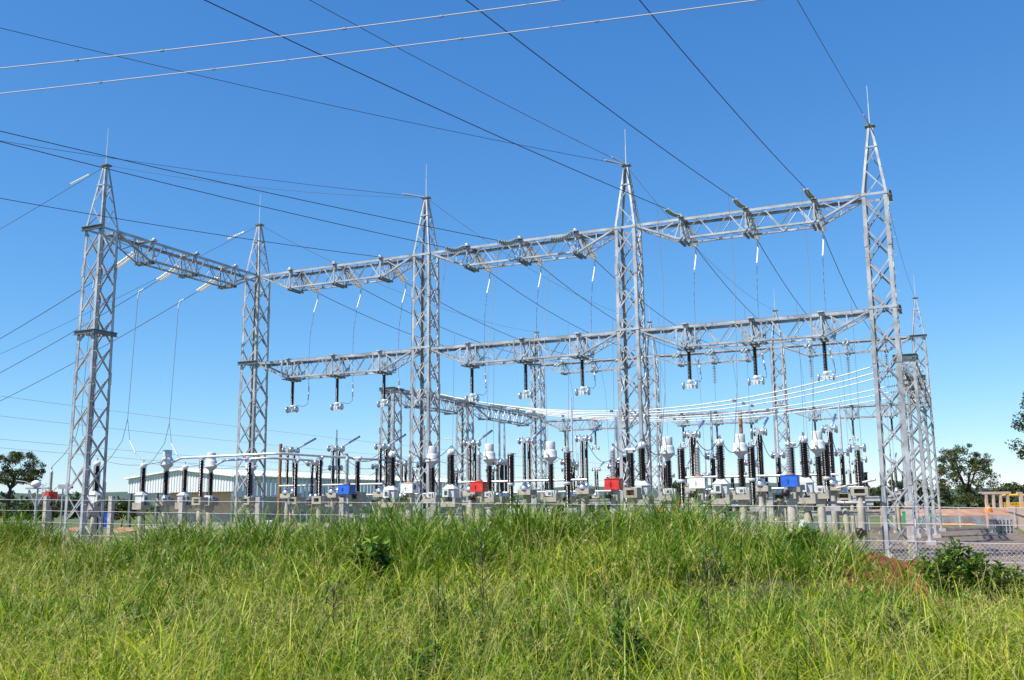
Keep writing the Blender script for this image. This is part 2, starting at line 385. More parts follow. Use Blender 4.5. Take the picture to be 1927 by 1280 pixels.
# ================================================================= BEAMS (local x along the beam, origin at its first tower axis)
PH = (2.65, 5.55, 8.45)
def beam(label, p0, rz, L, phases, ztop, group, depth=1.0, half=0.47, knobs=True, plates='dark'):
    r = thing('lattice_beam', label, 'lattice beam', p0, rz, group)
    zb = ztop-depth; x0, x1 = phases[0]-0.15, phases[-1]+0.15; e = 0.56
    for sy in (-1, 1):
        m1 = MB(); m1.angle((e, sy*half, ztop), (L-e, sy*half, ztop), 0.13, 0.016, (0, -sy, 0), (0, 0, -1)); build('top_chord', m1, 'galv', r)
        m2 = MB(); m2.angle((x0, sy*half, zb), (x1, sy*half, zb), 0.09, 0.014, (0, -sy, 0), (0, 0, 1))
        m2.angle((x0, sy*half, zb), (e, sy*half, ztop-0.16), 0.09, 0.014, (0, -sy, 0), (0, 0, 1)); m2.angle((x1, sy*half, zb), (L-e, sy*half, ztop-0.16), 0.09, 0.014, (0, -sy, 0), (0, 0, 1))
        build('bottom_chord', m2, 'galv', r)
    wb = MB(); hh = half-0.03
    for i in range(len(phases)-1):
        a, b = phases[i], phases[i+1]; n = max(2, int(round((b-a)/1.45))); xs = np.linspace(a+0.1, b-0.1, n*2+1)
        for sy in (-1, 1):
            for k in range(n*2):
                za, zc = (zb+.03, ztop-.06) if k % 2 == 0 else (ztop-.06, zb+.03)
                wb.bar((xs[k], sy*hh, za), (xs[k+1], sy*hh, zc), 0.05, 0.012, nrm=(0, sy, 0) if k % 2 else (0, sy*.85, -.53))
                if k % 2 == 0: wb.bar((xs[k], sy*(hh-.03), za-.02), (xs[k+1], sy*(hh-.03), zc-.02), 0.045, 0.010, nrm=(0, 0, -1))
        for k in range(n*2):
            sg = 1 if k % 2 == 0 else -1
            wb.bar((xs[k], -sg*hh, ztop-.03), (xs[k+1], sg*hh, ztop-.03), 0.045, 0.012, up=(0,1,0)); wb.bar((xs[k], sg*hh, zb+.03), (xs[k+1], -sg*hh, zb+.03), 0.04, 0.012, up=(0,1,0))
    for (xa, xb, sg) in ((e, x0, 1), (L-e, x1, -1)):
        xm = xa+(xb-xa)*0.5; zm = (ztop-.16+zb)/2
        for sy in (-1, 1):
            wb.bar((xm, sy*hh, zm), (xm, sy*hh, ztop-.05), 0.05, 0.012); wb.bar((xm, sy*hh, zm), (xb, sy*hh, ztop-.05), 0.05, 0.012)
            wb.bar((xa, sy*hh, ztop-.03), (xm, -sy*hh, ztop-.03), 0.045, 0.012, up=(0,1,0)); wb.bar((xm, -sy*hh, ztop-.03), (xb, sy*hh, ztop-.03), 0.045, 0.012, up=(0,1,0))
            wb.bar((xa, sy*hh, ztop-.18), (xm, -sy*hh, zm), 0.04, 0.012, up=(0,1,0)); wb.bar((xm, -sy*hh, zm), (xb, sy*hh, zb+.02), 0.04, 0.012, up=(0,1,0))
    build('web_bracing', wb, 'galv', r)
    for x in phases:
        b = MB()
        for sy in (-1, 1):
            b.box((x, sy*(half+0.03), (ztop+zb)/2), (0.07, 0.05, depth-0.1))
            b.bar((x, sy*hh, ztop-.1), (x, -sy*hh, zb+.08), 0.045, 0.012, up=(1,0,0))
            b.bar((x-.04, sy*hh*.9, ztop-.08), (x-.35, sy*hh*.9, zb+.1), 0.045, 0.012); b.bar((x+.04, sy*hh*.9, ztop-.08), (x+.35, sy*hh*.9, zb+.1), 0.045, 0.012)
        b.box((x, 0, ztop+0.035), (0.24, 2*half+0.3, 0.06))
        if not knobs:
            for dx in (-0.42, 0.42):
                for sy in (-1, 1): b.box((x+dx, sy*hh, (ztop+zb)/2), (0.06, 0.04, depth-0.14)); b.bar((x+dx, sy*hh*.95, (ztop+zb)/2), (x, sy*hh*.95, zb+.1), 0.045, 0.012)
                b.box((x+dx, 0, zb-0.02), (0.08, 2*half-.2, 0.06))
        if knobs:
            for sy in (-1, 1): b.lathe([(0.09, 0), (0.09, 0.06), (0.05, 0.09)], (x, sy*(half+0.06), ztop+0.065), n=8)
        br = build('phase_bracket', b, 'galv', r)
        pl = MB()
        for dx in (-0.10, 0.10): pl.box((x+dx, 0, zb-0.055), (0.09, 2*half+0.16, 0.10))
        build('bottom_channel', pl, 'galv_dark' if plates == 'dark' else 'galv', br)
    return r
RZV = math.pi/2 - AZ
BN = ('left', 'middle', 'right')
beam('upper lattice beam running back from the far left tower to the corner tower', P(0, -BAY), RZV, BAY, PH, ZU, 'upper beams')
for b in range(3):
    beam(('upper lattice beam left of the middle tower, lowest looking of the front row', 'upper lattice beam right of the middle tower with hanging glass strings below its top chord',
          'brightest upper lattice beam between the two right front towers, three thick lines landing on it')[b], P(b*BAY, 0), ROT, BAY, PH, ZU, 'upper beams')
    beam(('lower lattice beam left of the middle tower carrying three black hanging insulators', 'lower lattice beam right of the middle tower carrying three black hanging insulators',
          'lower lattice beam between the two right front towers carrying three black hanging insulators')[b], P(b*BAY, 0), ROT, BAY, PH, ZL, 'lower beams of the front row', knobs=False)
    beam('back row upper lattice beam, %s of three, seen beneath the front lower beams' % BN[b], P(b*BAY, ROWGAP), ROT, BAY, PH, ZU, 'upper beams of the back row')
    beam('back row low lattice beam, %s of three, at the height of the bright bus lines' % BN[b], P(b*BAY, ROWGAP), ROT, BAY, PH, ZL-0.3, 'lower beams of the back row', knobs=False)
beam('left bus beam, its near half from the free end tower', P(0, 14.2), RZV, 10.76, PH, ZBUS, 'bus beams')
beam('left bus beam, its far half running to the back row tower', P(0, 24.96), RZV, ROWGAP-24.96, (3.4, 7.2, 11.0), ZBUS, 'bus beams')
beam('right bus beam, its near half seen almost end on behind the right end tower', P(3*BAY, 15.3), RZV, 10.2, (2.4, 5.1, 7.8), ZBUS, 'bus beams')
beam('right bus beam, its far half seen end on beyond the near half', P(3*BAY, 25.5), RZV, ROWGAP-25.5, (3.2, 6.9, 10.6), ZBUS, 'bus beams')

# ================================================================= SWITCHYARD EQUIPMENT (local x = U, y = V)
def ins(z0, z1, rc, rs, n, c=(0, 0), seg=14): return MB().lathe(sheds(z0, z1, rc, rs, n), (c[0], c[1], 0), n=seg)
def round_column(root, ztop, r=0.17, at=(0, 0), neck=True):
    r *= 0.86
    mb = MB().lathe([(r*1.08, 0), (r, ztop*0.5), (r*0.95, ztop-0.3), (r*0.8, ztop-0.22), (r*0.8, ztop)], (at[0], at[1], 0), n=14)
    return build('support_column', mb, 'conc', root)
def crosshead(root, z, wx=0.62, wy=0.55, h=0.2, lugs=True):
    mb = MB().box((0, 0, z-h/2), (wx, wy, h))
    if lugs:
        for sx in (-1, 1): mb.box((sx*(wx/2-0.06), 0, z+0.07), (0.12, wy-0.01, 0.14))
    mb.box((0, 0, z-h-0.12), (0.3, 0.3, 0.26))
    return build('crosshead', mb, 'conc', root)
def hollow_head(root, z, wx=0.5, wy=0.5, h=0.34):
    mb = MB()
    mb.box((0, 0, z-0.04), (wx, wy, 0.08)); mb.box((0, 0, z-h+0.04), (wx, wy, 0.08))
    for sx in (-1, 1): mb.box((sx*(wx/2-0.055), 0, z-h/2), (0.11, wy-0.004, h-0.16))
    mb.box((0, 0.08, z-h/2), (wx-0.22, 0.05, h-0.16)); mb.box((0, 0, z-h-0.1), (0.28, 0.28, 0.2))
    return build('crosshead', mb, 'conc', root)
def current_transformer(label, loc, rz=ROT):
    r = thing('current_transformer', label, 'transformer', loc, rz, 'current transformers with bucket heads')
    round_column(r, 2.42); crosshead(r, 2.62, 0.66, 0.55)
    b = MB().box((0, 0, 2.78), (0.40, 0.36, 0.24)).box((0, -0.21, 2.76), (0.24, 0.07, 0.2)).box((0.24, 0, 2.80), (0.08, 0.26, 0.16)); k = build('base_tank', b, 'paint', r)
    build('nameplate', MB().box((0.02, -0.249, 2.76), (0.12, 0.008, 0.1)), 'galv_dark', k)
    build('insulator', ins(2.90, 4.00, 0.088, 0.155, 20), 'porc', r)
    h = MB().lathe([(0.105, 3.99), (0.11, 4.08), (0.27, 4.24), (0.285, 4.25), (0.285, 4.30), (0.275, 4.31), (0.27, 4.50), (0.24, 4.58), (0.20, 4.62), (0.19, 4.64)], n=24); hd = build('head', h, 'paint', r)
    build('expansion_cap', MB().lathe([(0.205, 4.635), (0.205, 4.92), (0.195, 4.945), (0.05, 4.955), (0.0, 4.955)], n=24), 'paint', hd)
    tm = MB()
    for sy in (-1, 1): tm.tube([(0, sy*0.24, 4.38), (0, sy*0.37, 4.38)], 0.045, 8); tm.box((0, sy*0.40, 4.38), (0.10, 0.06, 0.05))
    build('terminal', tm, 'alu', hd); return r
def voltage_transformer(label, loc, rz=ROT):
    r = thing('voltage_transformer', label, 'transformer', loc, rz, 'transformers with dome caps and bell tanks')
    round_column(r, 2.2); crosshead(r, 2.46, 0.64, 0.6)
    t = MB().box((0, 0, 2.80), (0.46, 0.44, 0.34)); t.add([(-.28,-.27,2.97),(.28,-.27,2.97),(.28,.27,2.97),(-.28,.27,2.97),(-.1,-.1,3.16),(.1,-.1,3.16),(.1,.1,3.16),(-.1,.1,3.16)],
        [(3,2,1,0),(4,5,6,7),(0,1,5,4),(1,2,6,5),(2,3,7,6),(3,0,4,7)])
    for sx in (-1, 1): t.box((sx*.2, 0, 2.545), (0.06, 0.4, 0.17))
    k = build('tank', t, 'paint', r)
    cb = build('terminal_box', MB().box((-0.08, -0.29, 2.80), (0.27, 0.14, 0.30)), 'paint', r)
    build('window', MB().box((-0.06, -0.364, 2.81), (0.13, 0.012, 0.17)), 'glassdark', cb)
    build('cable', MB().tube([(0.0, -0.25, 2.64), (0.02, -0.22, 2.5), (0.05, -0.1, 2.2), (0.16, -0.1, 1.7), (0.19, -0.08, 0.3)], 0.03, 6), 'black', r)
    build('insulator', ins(3.15, 4.33, 0.10, 0.165, 20), 'porc', r)
    cp = build('dome_cap', MB().lathe([(0.11, 4.32), (0.155, 4.38), (0.16, 4.45), (0.145, 4.52), (0.09, 4.56), (0, 4.57)], n=18), 'white', r)
    build('terminal', MB().tube([(0, 0, 4.55), (0, 0, 4.68)], 0.025, 6).box((0, 0, 4.69), (0.1, 0.05, 0.04)), 'alu', cp); return r
def phase_box_column(label, loc, colour, rz=ROT, group='shed columns standing on coloured boxes'):
    r = thing('surge_arrester', label, 'surge arrester', loc, rz, group)
    round_column(r, 2.4, 0.17); build('neck', MB().box((0.04, 0, 2.6), (0.24, 0.24, 0.36)), 'conc', r)
    b = MB()
    for sx in (-1, 1): b.box((sx*0.129, 0, 2.96), (0.252, 0.44, 0.35))
    b.box((0, 0, 2.96), (0.02, 0.42, 0.33)); b.box((-0.05, -0.235, 2.96), (0.02, 0.03, 0.12)); b.box((0, 0, 3.145), (0.54, 0.47, 0.02)); bx = build('phase_box', b, colour, r, colour+' painted box')
    build('window', MB().box((0.262, -0.05, 3.0), (0.012, 0.16, 0.18)), 'glassdark', bx)
    q = MB().lathe([(0.09, 2.5), (0.13, 2.56), (0.13, 2.64), (0.08, 2.70)], (-0.12, -0.24, 0), n=10).tube([(-0.2, -0.24, 2.72), (-0.22, -0.27, 2.55), (-0.05, -0.26, 2.45), (0.02, -0.2, 2.7)], 0.022, 6)
    build('counter', q, 'black', r)
    build('insulator', ins(3.16, 4.12, 0.05, 0.095, 19), 'porc_grey', r)
    f = MB()
    f.lathe([(0.13, 3.145), (0.15, 3.17), (0.10, 3.2), (0.07, 3.24)], n=10)
    build('base_ring', f, 'wood', r)
    build('terminal', MB().lathe([(0.06, 4.11), (0.06, 4.17), (0.025, 4.18), (0.025, 4.30), (0.04, 4.31), (0.04, 4.34)], n=10), 'galv', r); return r
def disc(mb, c, r=0.17, th=0.05):
    mb.lathe([(0.03, -th), (r*0.9, -th*0.6), (r, 0), (r*0.9, th*0.6), (0.03, th)], c, axis='x', n=16)
def panto_head(root, z, ys, name='contact_head'):
    mb = MB()
    for y in ys:
        mb.box((0, y, z), (0.16, 0.16, 0.18)); mb.tube([(-0.26, y, z+0.02), (0.26, y, z+0.02)], 0.035, 6); mb.tube([(-0.1, y+.05, z+.08), (-0.12, y+.05, z+.2)], 0.03, 6)
    h = build(name, mb, 'alu', root)
    for y in ys:
        for sx in (-1, 1):
            d = MB(); disc(d, (sx*0.25, y, z)); build('corona_disc', d, 'alu', h)
    return h
def disconnector_base(r, zt, twin=True):
    if twin:
        for dy in (-0.2, 0.2): round_column(r, 2.55, 0.155, (0.0, dy))
    else: round_column(r, 2.55, 0.17)
    crosshead(r, 3.0, 0.66, 0.8, 0.24, False)
    m = MB().lathe([(0.2, 3.0), (0.2, 3.12), (0.11, 3.2), (0.11, 3.30)], (0, -0.27, 0), n=12).lathe([(0.16, 3.0), (0.16, 3.14), (0.1, 3.2), (0.1, 3.30)], (0, 0.27, 0), n=12).box((-0.22, -0.2, 3.1), (0.12, 0.1, 0.12)).box((0.2, -0.1, 3.13), (0.3, 0.05, 0.05))
    build('rotating_base', m, 'alu', r)
def open_disconnector(label, loc, rz=ROT):
    r = thing('pantograph_disconnector', label, 'disconnector', loc, rz, 'pole disconnectors with raised slanting arms')
    disconnector_base(r, 3.0)
    for dy in (-0.27, 0.27): build('insulator', ins(3.30, 5.16, 0.062, 0.10, 30, (0, dy), 12), 'porc', r)
    panto_head(r, 5.28, (-0.27, 0.27))
    a = build('arm', MB().tube([(0, 0.32, 5.32), (0.02, 2.0, 5.98)], 0.05, 8), 'tube', r)
    build('arm_sleeve', MB().tube([(0.01, 1.1, 5.626), (0.022, 2.12, 6.027)], 0.058, 8), 'arm', a); return r
def closed_disconnector(label, loc, top=4.3+H, rz=ROT, group='disconnectors with upright tubes'):
    r = thing('upright_disconnector', label, 'disconnector', loc, rz, group)
    round_column(r, 2.25, 0.17); hollow_head(r, 2.72, 0.6, 0.7, 0.34)
    build('rotating_base', MB().lathe([(0.18, 2.72), (0.18, 2.84), (0.1, 2.92)], (0, -0.2, 0), n=12).lathe([(0.15, 2.72), (0.15, 2.84), (0.09, 2.92)], (0, 0.2, 0), n=12), 'alu', r)
    for dy in (-0.2, 0.2): build('insulator', ins(2.92, 4.36, 0.06, 0.095, 24, (0, dy), 12), 'porc', r)
    panto_head(r, 4.47, (-0.2, 0.2))
    if top: build('upright_tube', MB().tube([(0, 0.05, 4.5), (0, 0.05, top-0.5)], 0.058, 8).tube([(0, 0.05, top-0.5), (0, 0.05, top)], 0.04, 8), 'tube', r)
    return r
def hanging_contact(label, loc, rz=ROT, zt=ZL-1.10, group='hanging contacts of the front row', L=1.30):
    r = thing('hanging_contact', label, 'hanging insulator', loc, rz, group)
    build('mounting_plate', MB().lathe([(0.12, zt-0.06), (0.12, zt-0.005)], n=12), 'galv', r)
    build('insulator', ins(zt-L, zt-0.06, 0.06, 0.10, 20, seg=12), 'porc', r)
    z = zt-L-0.2
    b = MB().lathe([(0.05, z-0.02), (0.13, z+0.06), (0.12, z+0.14), (0.07, z+0.2)], n=12).box((0, 0, z-0.09), (0.26, 0.2, 0.16)).tube([(-0.3, 0, z-0.06), (0.3, 0, z-0.06)], 0.03, 6).box((0.08, 0, z+0.16), (0.3, 0.06, 0.05))
    for dx in (-0.07, 0.07): b.box((dx, -0.11, z-0.12), (0.08, 0.04, 0.2))
    c = build('contact_body', b, 'paint', r)
    for sx in (-1, 1):
        d = MB(); disc(d, (sx*0.30, 0, z-0.06), 0.18, 0.045); build('corona_disc', d, 'alu', c)
    return r
def circuit_breaker(label, loc, rz=ROT, zt=4.62):
    r = thing('circuit_breaker', label, 'circuit breaker', loc, rz, 'circuit breaker poles behind the front transformers')
    build('support_frame', MB().box((0, 0, 1.0), (0.16, 0.16, 2.0)).box((0.16, 0, 2.05), (0.6, 0.35, 0.2)), 'galv', r)
    build('support_insulator', ins(2.15, 3.15, 0.09, 0.13, 16, seg=12), 'porc', r)
    build('flange', MB().lathe([(0.14, 3.15), (0.17, 3.2), (0.17, 3.26), (0.14, 3.30)], n=14), 'paint', r)
    build('interrupter', ins(3.30, zt-0.12, 0.13, 0.18, 18, seg=12), 'porc', r)
    build('terminal', MB().lathe([(0.14, zt-0.12), (0.17, zt-0.08), (0.12, zt), (0, zt+0.02)], n=12).box((0.14, 0, zt-0.02), (0.2, 0.06, 0.04)), 'galv_dark', r); return r
def support_post(label, loc, rz=ROT, z0=2.55, z1=4.45, group='bus support insulators'):
    r = thing('post_insulator', label, 'post insulator', loc, rz, group)
    round_column(r, z0-0.3, 0.16); hollow_head(r, z0+0.06, 0.5, 0.5, 0.34)
    build('insulator', ins(z0+0.08, z1, 0.075, 0.125, 24, seg=12), 'porc', r)
    build('clamp', MB().box((0, 0, z1+0.06), (0.18, 0.18, 0.10)).tube([(-.16, 0, z1+.12), (.16, 0, z1+.12)], 0.075, 8), 'alu', r); return r

S9 = [b*BAY+p for b in range(3) for p in PH]
ORD = ('left', 'middle', 'right')
BAYN = ('left bay', 'middle bay', 'right bay')
# hanging contacts and open disconnectors below them
h0 = hanging_contact('black hanging contact insulator, left one under the lower beam left of the middle tower', P(S9[0], 0))
o0 = open_disconnector('disconnector with slanting arm, left pole below the beam left of the middle tower', P(S9[0], 0))
WB = ('left of the middle tower', 'right of the middle tower', 'between the two right front towers')
for i in range(1, 9):
    copy_tree(h0, P(S9[i], 0), 'black hanging contact insulator, %s one under the lower beam %s' % (ORD[i % 3], WB[i//3]))
    copy_tree(o0, P(S9[i], 0), 'disconnector with slanting arm, %s pole below the beam %s' % (ORD[i % 3], WB[i//3]))
hb = hanging_contact('small far black hanging contact, left one under the back row left low beam', P(S9[0], ROWGAP), zt=ZL-1.40, group='hanging contacts of the back row')
for i in range(1, 9):
    copy_tree(hb, P(S9[i], ROWGAP), 'small far black hanging contact, %s one under the back row %s low beam' % (ORD[i % 3], ORD[i//3]))
# upright disconnectors behind
c0 = closed_disconnector('disconnector with upright tube behind the left bay, left of its three', P(S9[0], 4.1))
tl = {1: (4.1, 4.36), 2: (4.1, 4.3), 3: (3.6, 3.6), 4: (5.2, 3.7), 5: (4.6, 3.62), 6: (3.6, 4.2), 7: (4.4, 4.28), 8: (3.8, 4.2)}
for i in range(1, 9):
    copy_tree(c0, P(S9[i], tl[i][0]), 'disconnector with upright tube behind the %s, %s of its three' % (BAYN[i//3], ORD[i % 3]))
for i, (t_, zt, wd) in {3: (3.0, 4.85, 'tall grey tube rising left of the bucket head nearest the red box'), 4: (8.4, 5.9, 'tall grey tube rising to a far black hanging contact beside a bucket head'), 5: (8.0, 4.9, 'tall grey tube rising right above the right red box')}.items():
    x, y = S9[i], t_
    if i == 4: x -= 1.0
    if i == 5: x -= 1.1
    closed_disconnector('disconnector with '+wd, P(x, y), zt+H, group='disconnectors with extra tall tubes')
# current transformers
k0 = current_transformer('bucket headed current transformer just right of the middle tower', P(S9[3], -3.9))
for i, lb in {4: 'bucket headed current transformer right beside the left red box', 5: 'bucket headed current transformer midway between the two red boxes',
              6: 'bucket headed current transformer just right of the tower by the red box', 7: 'bucket headed current transformer in front of the brown wooden pole',
              8: 'bucket headed current transformer nearest the right end tower, beside the blue box'}.items():
    copy_tree(k0, P(S9[i], -4.0), lb)
TP = [-BAY+p for p in PH]
for k, lb in enumerate(('bucket headed current transformer left of the warehouse middle, bus tube starting at its head', 'bucket headed current transformer before the right part of the warehouse gable',
                        'bucket headed current transformer half hidden behind the corner tower legs')):
    copy_tree(k0, P(2.05, TP[k]), lb, rz=ROT+math.pi/2)
# voltage transformers
v0 = voltage_transformer('dome capped transformer with bell tank beside the left white box', P(S9[3], -7.27))
for i, lb in {4: 'dome capped transformer with bell tank left of the left red box', 6: 'dome capped transformer at the foot of the bright tower right of the red box',
              7: 'dome capped transformer with bell tank right of the right white box', 8: 'dome capped transformer with bell tank right of the large blue box'}.items():
    copy_tree(v0, P(S9[i], -7.45), lb)
for k, lb in enumerate(('dome capped transformer seen through the legs of the far left tower', 'dome capped transformer leftmost before the warehouse gable', 'dome capped transformer before the ridge of the warehouse gable')):
    copy_tree(v0, P(-2.35, TP[k]), lb, rz=ROT+math.pi/2)
# coloured boxes
b0 = phase_box_column('grey shed column on a blue box left of the middle tower, grass before it', P(S9[3], -10.55), 'blue')
def recolour(root, colour):
    for c in root.children:
        if c.name.startswith('phase_box'):
            c.data = c.data.copy(); c.data.materials[0] = M[colour]; c['label'] = colour+' painted box'
for i, cl, lb in ((4, 'white', 'grey shed column on a white box just left of the middle tower'), (5, 'red', 'grey shed column on a red box right of the middle tower'),
                  (6, 'red', 'grey shed column on a red box at the left foot of the bright tower'), (7, 'white', 'grey shed column on a white box in the right bay'), (8, 'blue', 'grey shed column on a large blue box, nearest the right end tower')):
    recolour(copy_tree(b0, P(S9[i], -10.7), lb), cl)
for k, cl, lb in ((0, 'red', 'shed column on a red box behind the floodlight at far left'), (1, 'blue', 'shed column on a small blue box beside the warehouse left corner')):
    recolour(copy_tree(b0, P(-5.4, TP[k]), lb, rz=ROT+math.pi/2), cl)
# circuit breakers
cb = circuit_breaker('dark circuit breaker pole behind the dome capped transformer left of the left red box', P(S9[3], -2.2))
for s_, t_, lb in ((S9[5], -2.1, 'dark circuit breaker pole right of the bucket head between the red boxes'), (S9[6], -2.0, 'dark circuit breaker pole behind the right white box'), (S9[7], -1.9, 'dark circuit breaker pole behind the brown pole transformer'),
                   (S9[8], -1.9, 'dark circuit breaker pole beside the bucket head nearest the right end tower'), (S9[2]+0.5, 3.2, 'dark circuit breaker pole left of the white box, right of the dome cap'), (S9[5]+0.9, 3.2, 'dark circuit breaker pole with pale flange left of the right red box'),
                   (S9[4]+.1, -2.0, 'dark circuit breaker pole left of the bucket head between the red boxes')):
    copy_tree(cb, P(s_, t_), lb)
for s_, t_, lb in ((S9[8]-.05, -9.9, 'dark twin insulator pole right behind the column on the large blue box'), (S9[6]+0.25, -9.5, 'dark twin insulator pole between the right red box and the tower leg'), (S9[3]+.12, -10.0, 'dark twin insulator pole right behind the left blue box column')):
    support_post(lb, P(s_, t_), z0=2.8, z1=4.05, group='dark insulators behind the boxes')
# bus tube supports of the left corner
p0 = support_post('slim post insulator left of the warehouse right eave, under the bent tubes', P(4.12, TP[0]), z0=2.72, z1=4.42)
for s_, t_, lb in ((S9[2], -5.3, 'post insulator under the upper bent tube right of the corner tower'), (S9[1], -3.3, 'post insulator under the lower bent tube right of the corner tower'), (4.4, TP[1], 'post insulator directly behind the corner tower legs')):
    copy_tree(p0, P(s_, t_), lb)
for s_, t_, lb in ((S9[1], -1.8, 'post with contact rings where the lower bent tube ends'), (S9[2], 2.0, 'post with contact rings where the upper bent tube ends')):
    closed_disconnector(lb, P(s_, t_), None, group='contact ring posts at the tube ends')
zt_ = 4.62
def world_tube(name, label, cat, pts, r, m, group=None, n=8):
    return tag(build(name, MB().tube(pts, r, n), m), label, cat, group)
world_tube('bus_tube', 'pale upper bent bus tube from the first bucket head past the corner tower', 'bus tube', [P(2.45, TP[0], 4.40), P(2.9, TP[0], 4.56), P(S9[2]-0.25, TP[0], zt_-.02), P(S9[2], TP[0]+0.25, zt_-.02), P(S9[2], 1.8, 4.62)], 0.055, 'tube', 'bent bus tubes')
world_tube('bus_tube', 'pale lower bent bus tube from the second bucket head past the corner tower', 'bus tube', [P(2.45, TP[1], 4.40), P(2.9, TP[1], 4.56), P(S9[1]-0.25, TP[1], zt_-.02), P(S9[1], TP[1]+0.25, zt_-.02), P(S9[1], -2.0, 4.60)], 0.055, 'tube', 'bent bus tubes')
# operating shafts between disconnector poles
for b in range(3):
    a, e = S9[b*3]-0.3, S9[b*3+2]+0.3
    world_tube('operating_shaft', 'pale horizontal operating shaft linking the slanting arm poles of the %s' % BAYN[b], 'shaft', [P(a, -0.5, 3.40), P(e, -0.5, 3.40)], 0.05, 'tube', 'operating shafts')
    world_tube('operating_shaft', 'low pale horizontal shaft linking the upright tube poles of the %s' % BAYN[b], 'shaft', [P(a-.4, 3.0, 2.92), P(e+.6, 3.0, 2.92)], 0.045, 'tube', 'low operating shafts')
world_tube('operating_shaft', 'pale slanting shaft running from the right bay toward the right end tower', 'shaft', [P(S9[8]+.2, -0.55, 2.85), P(3*BAY-.7, -1.2, 3.15)], 0.045, 'tube', 'operating shafts')
# cable trays and cabinets
for b in range(3):
    for zz, t_, nm in ((2.42, 6.2, 'high'), (1.75, 7.4, 'low')):
        r = thing('cable_tray', '%s grey steel cable tray on posts behind the equipment of the %s' % (nm, BAYN[b]), 'cable tray', P(b*BAY, t_), group='steel cable trays')
        mb = MB().box((BAY/2, 0, zz), (9.6, 0.5, 0.22)); mb.box((BAY/2, -0.27, zz+0.09), (9.6, 0.03, 0.06)); build('tray', mb, 'galv', r)
        for x in (1.0, 5.4, 9.8): build('post', MB().box((x, 0, (zz-0.12)/2), (0.14, 0.14, zz-0.14)), 'conc', r)
def cabinet(label, loc, z0, dims=(0.62, 0.4, 1.1), rz=ROT):
    r = thing('control_cabinet', label, 'cabinet', loc, rz, 'grey control cabinets')
    build('body', MB().box((0, 0, z0+dims[2]/2), dims), 'paint', r)
    build('door', MB().box((0, -dims[1]/2-0.012, z0+dims[2]/2), (dims[0]-0.08, 0.02, dims[2]-0.1)), 'paint', r)
    build('warning_sticker', MB().box((-dims[0]/4, -dims[1]/2-0.028, z0+dims[2]*0.82), (0.14, 0.008, 0.1)), 'yellow', r)
    if z0 > 0.2:
        for sx in (-1, 1): build('leg', MB().box((sx*(dims[0]/2-.06), 0, z0/2), (0.07, 0.07, z0-.004)), 'galv', r)
    return r
k = cabinet('grey control cabinet with yellow sticker below the large blue box', P(S9[8]+0.35, -9.9), 0.55)
for s_, t_, lb in ((S9[7]+.5, -1.2, 'grey control cabinet behind the dome capped transformer in the right bay'), (S9[8]-1.0, -3.4, 'grey control cabinet left of the right bay outer column'), (S9[4]+.6, -2.5, 'grey control cabinet behind the left red box'),
                   (S9[5]+1.0, -2.6, 'grey control cabinet left of the right red box'), (2.9, TP[2]+.6, 'grey control cabinet beside the corner tower foot')):
    copy_tree(k, P(s_, t_), lb)
# back row equipment
kb = closed_disconnector('far upright disconnector of the back row, first from the left', P(S9[0], ROWGAP-4.5), 4.2+H, group='far disconnectors of the back row')
NUM = ('first', 'second', 'third', 'fourth', 'fifth', 'sixth', 'seventh', 'eighth', 'ninth')
for i in range(1, 9): copy_tree(kb, P(S9[i], ROWGAP-4.5), 'far upright disconnector of the back row, %s from the left' % NUM[i])
kb2 = closed_disconnector('far ringed double post near the bus lines, first from the left', P(S9[0], 12.5), None, group='ringed double posts under the bus lines')
for i in range(1, 9): copy_tree(kb2, P(S9[i], 12.5+(i % 2)*0.6), 'far ringed double post near the bus lines, %s from the left' % NUM[i])
for i in range(9): copy_tree(cb, P(S9[i]+.4, ROWGAP+3.2), 'far dark circuit breaker pole beyond the back row, %s from the left' % NUM[i], group='circuit breakers beyond the back row')
for i in range(9): copy_tree(o0, P(S9[i], ROWGAP), 'far slanting arm disconnector of the back row, %s from the left' % NUM[i], group='slanting arm disconnectors of the back row')

# ================================================================= INSULATOR STRINGS
def glass_string(label, p, q, double=True, n=9, group='glass insulator strings', droop=0.0, m='glass', rd=0.112, gap=0.15):
    p, q = Vector(p), Vector(q)
    r = bpy.data.objects.new('insulator_string', None); C.objects.link(r); r.location = p; r.empty_display_size = 0.1; tag(r, label, 'insulator string', group)
    d = (q-p); L = d.length; dn = d.normalized(); side = dn.cross(Vector((0,0,1)))
    side = side.normalized()*gap if side.length > 0.2 else U*gap
    def pt(f): return d*f + Vector((0, 0, -4*droop*f*(1-f)))
    for sg in ((-1, 1) if double else (0,)):
        mb = MB()
        for k in range(n):
            f = 0.08+0.84*(k+0.5)/n; dd = (pt(f+0.02)-pt(f-0.02)).normalized(); c = pt(f)+side*sg*0.5*(2 if double else 0)
            mb.lathe_dir([(0.03, -0.05), (0.045, -0.01), (rd, 0.022), (rd*0.95, 0.04), (0.035, 0.055)], c, dd, 10)
        build('disc_string', mb, m, r)
    for f0, f1, f2 in ((0, 0.08, 0.07), (1, 0.92, 0.93)):
        y = MB().bar(pt(f0), pt(f1), 0.03)
        if double: y.bar(pt(f2)-side*1.1, pt(f2)+side*1.1, 0.06, 0.02)
        build('yoke', y, 'galv', r)
    return r
def sagline(p, q, sag, n=14):
    p, q = Vector(p), Vector(q)
    return [p.lerp(q, i/n) + Vector((0, 0, -4*sag*(i/n)*(1-i/n))) for i in range(n+1)]
def wire(label, pts, r=0.014, m='wire', cat='wire', group=None, name='power_line', n=5):
    return tag(build(name, MB().tube(pts, r, n), m), label, cat, group)

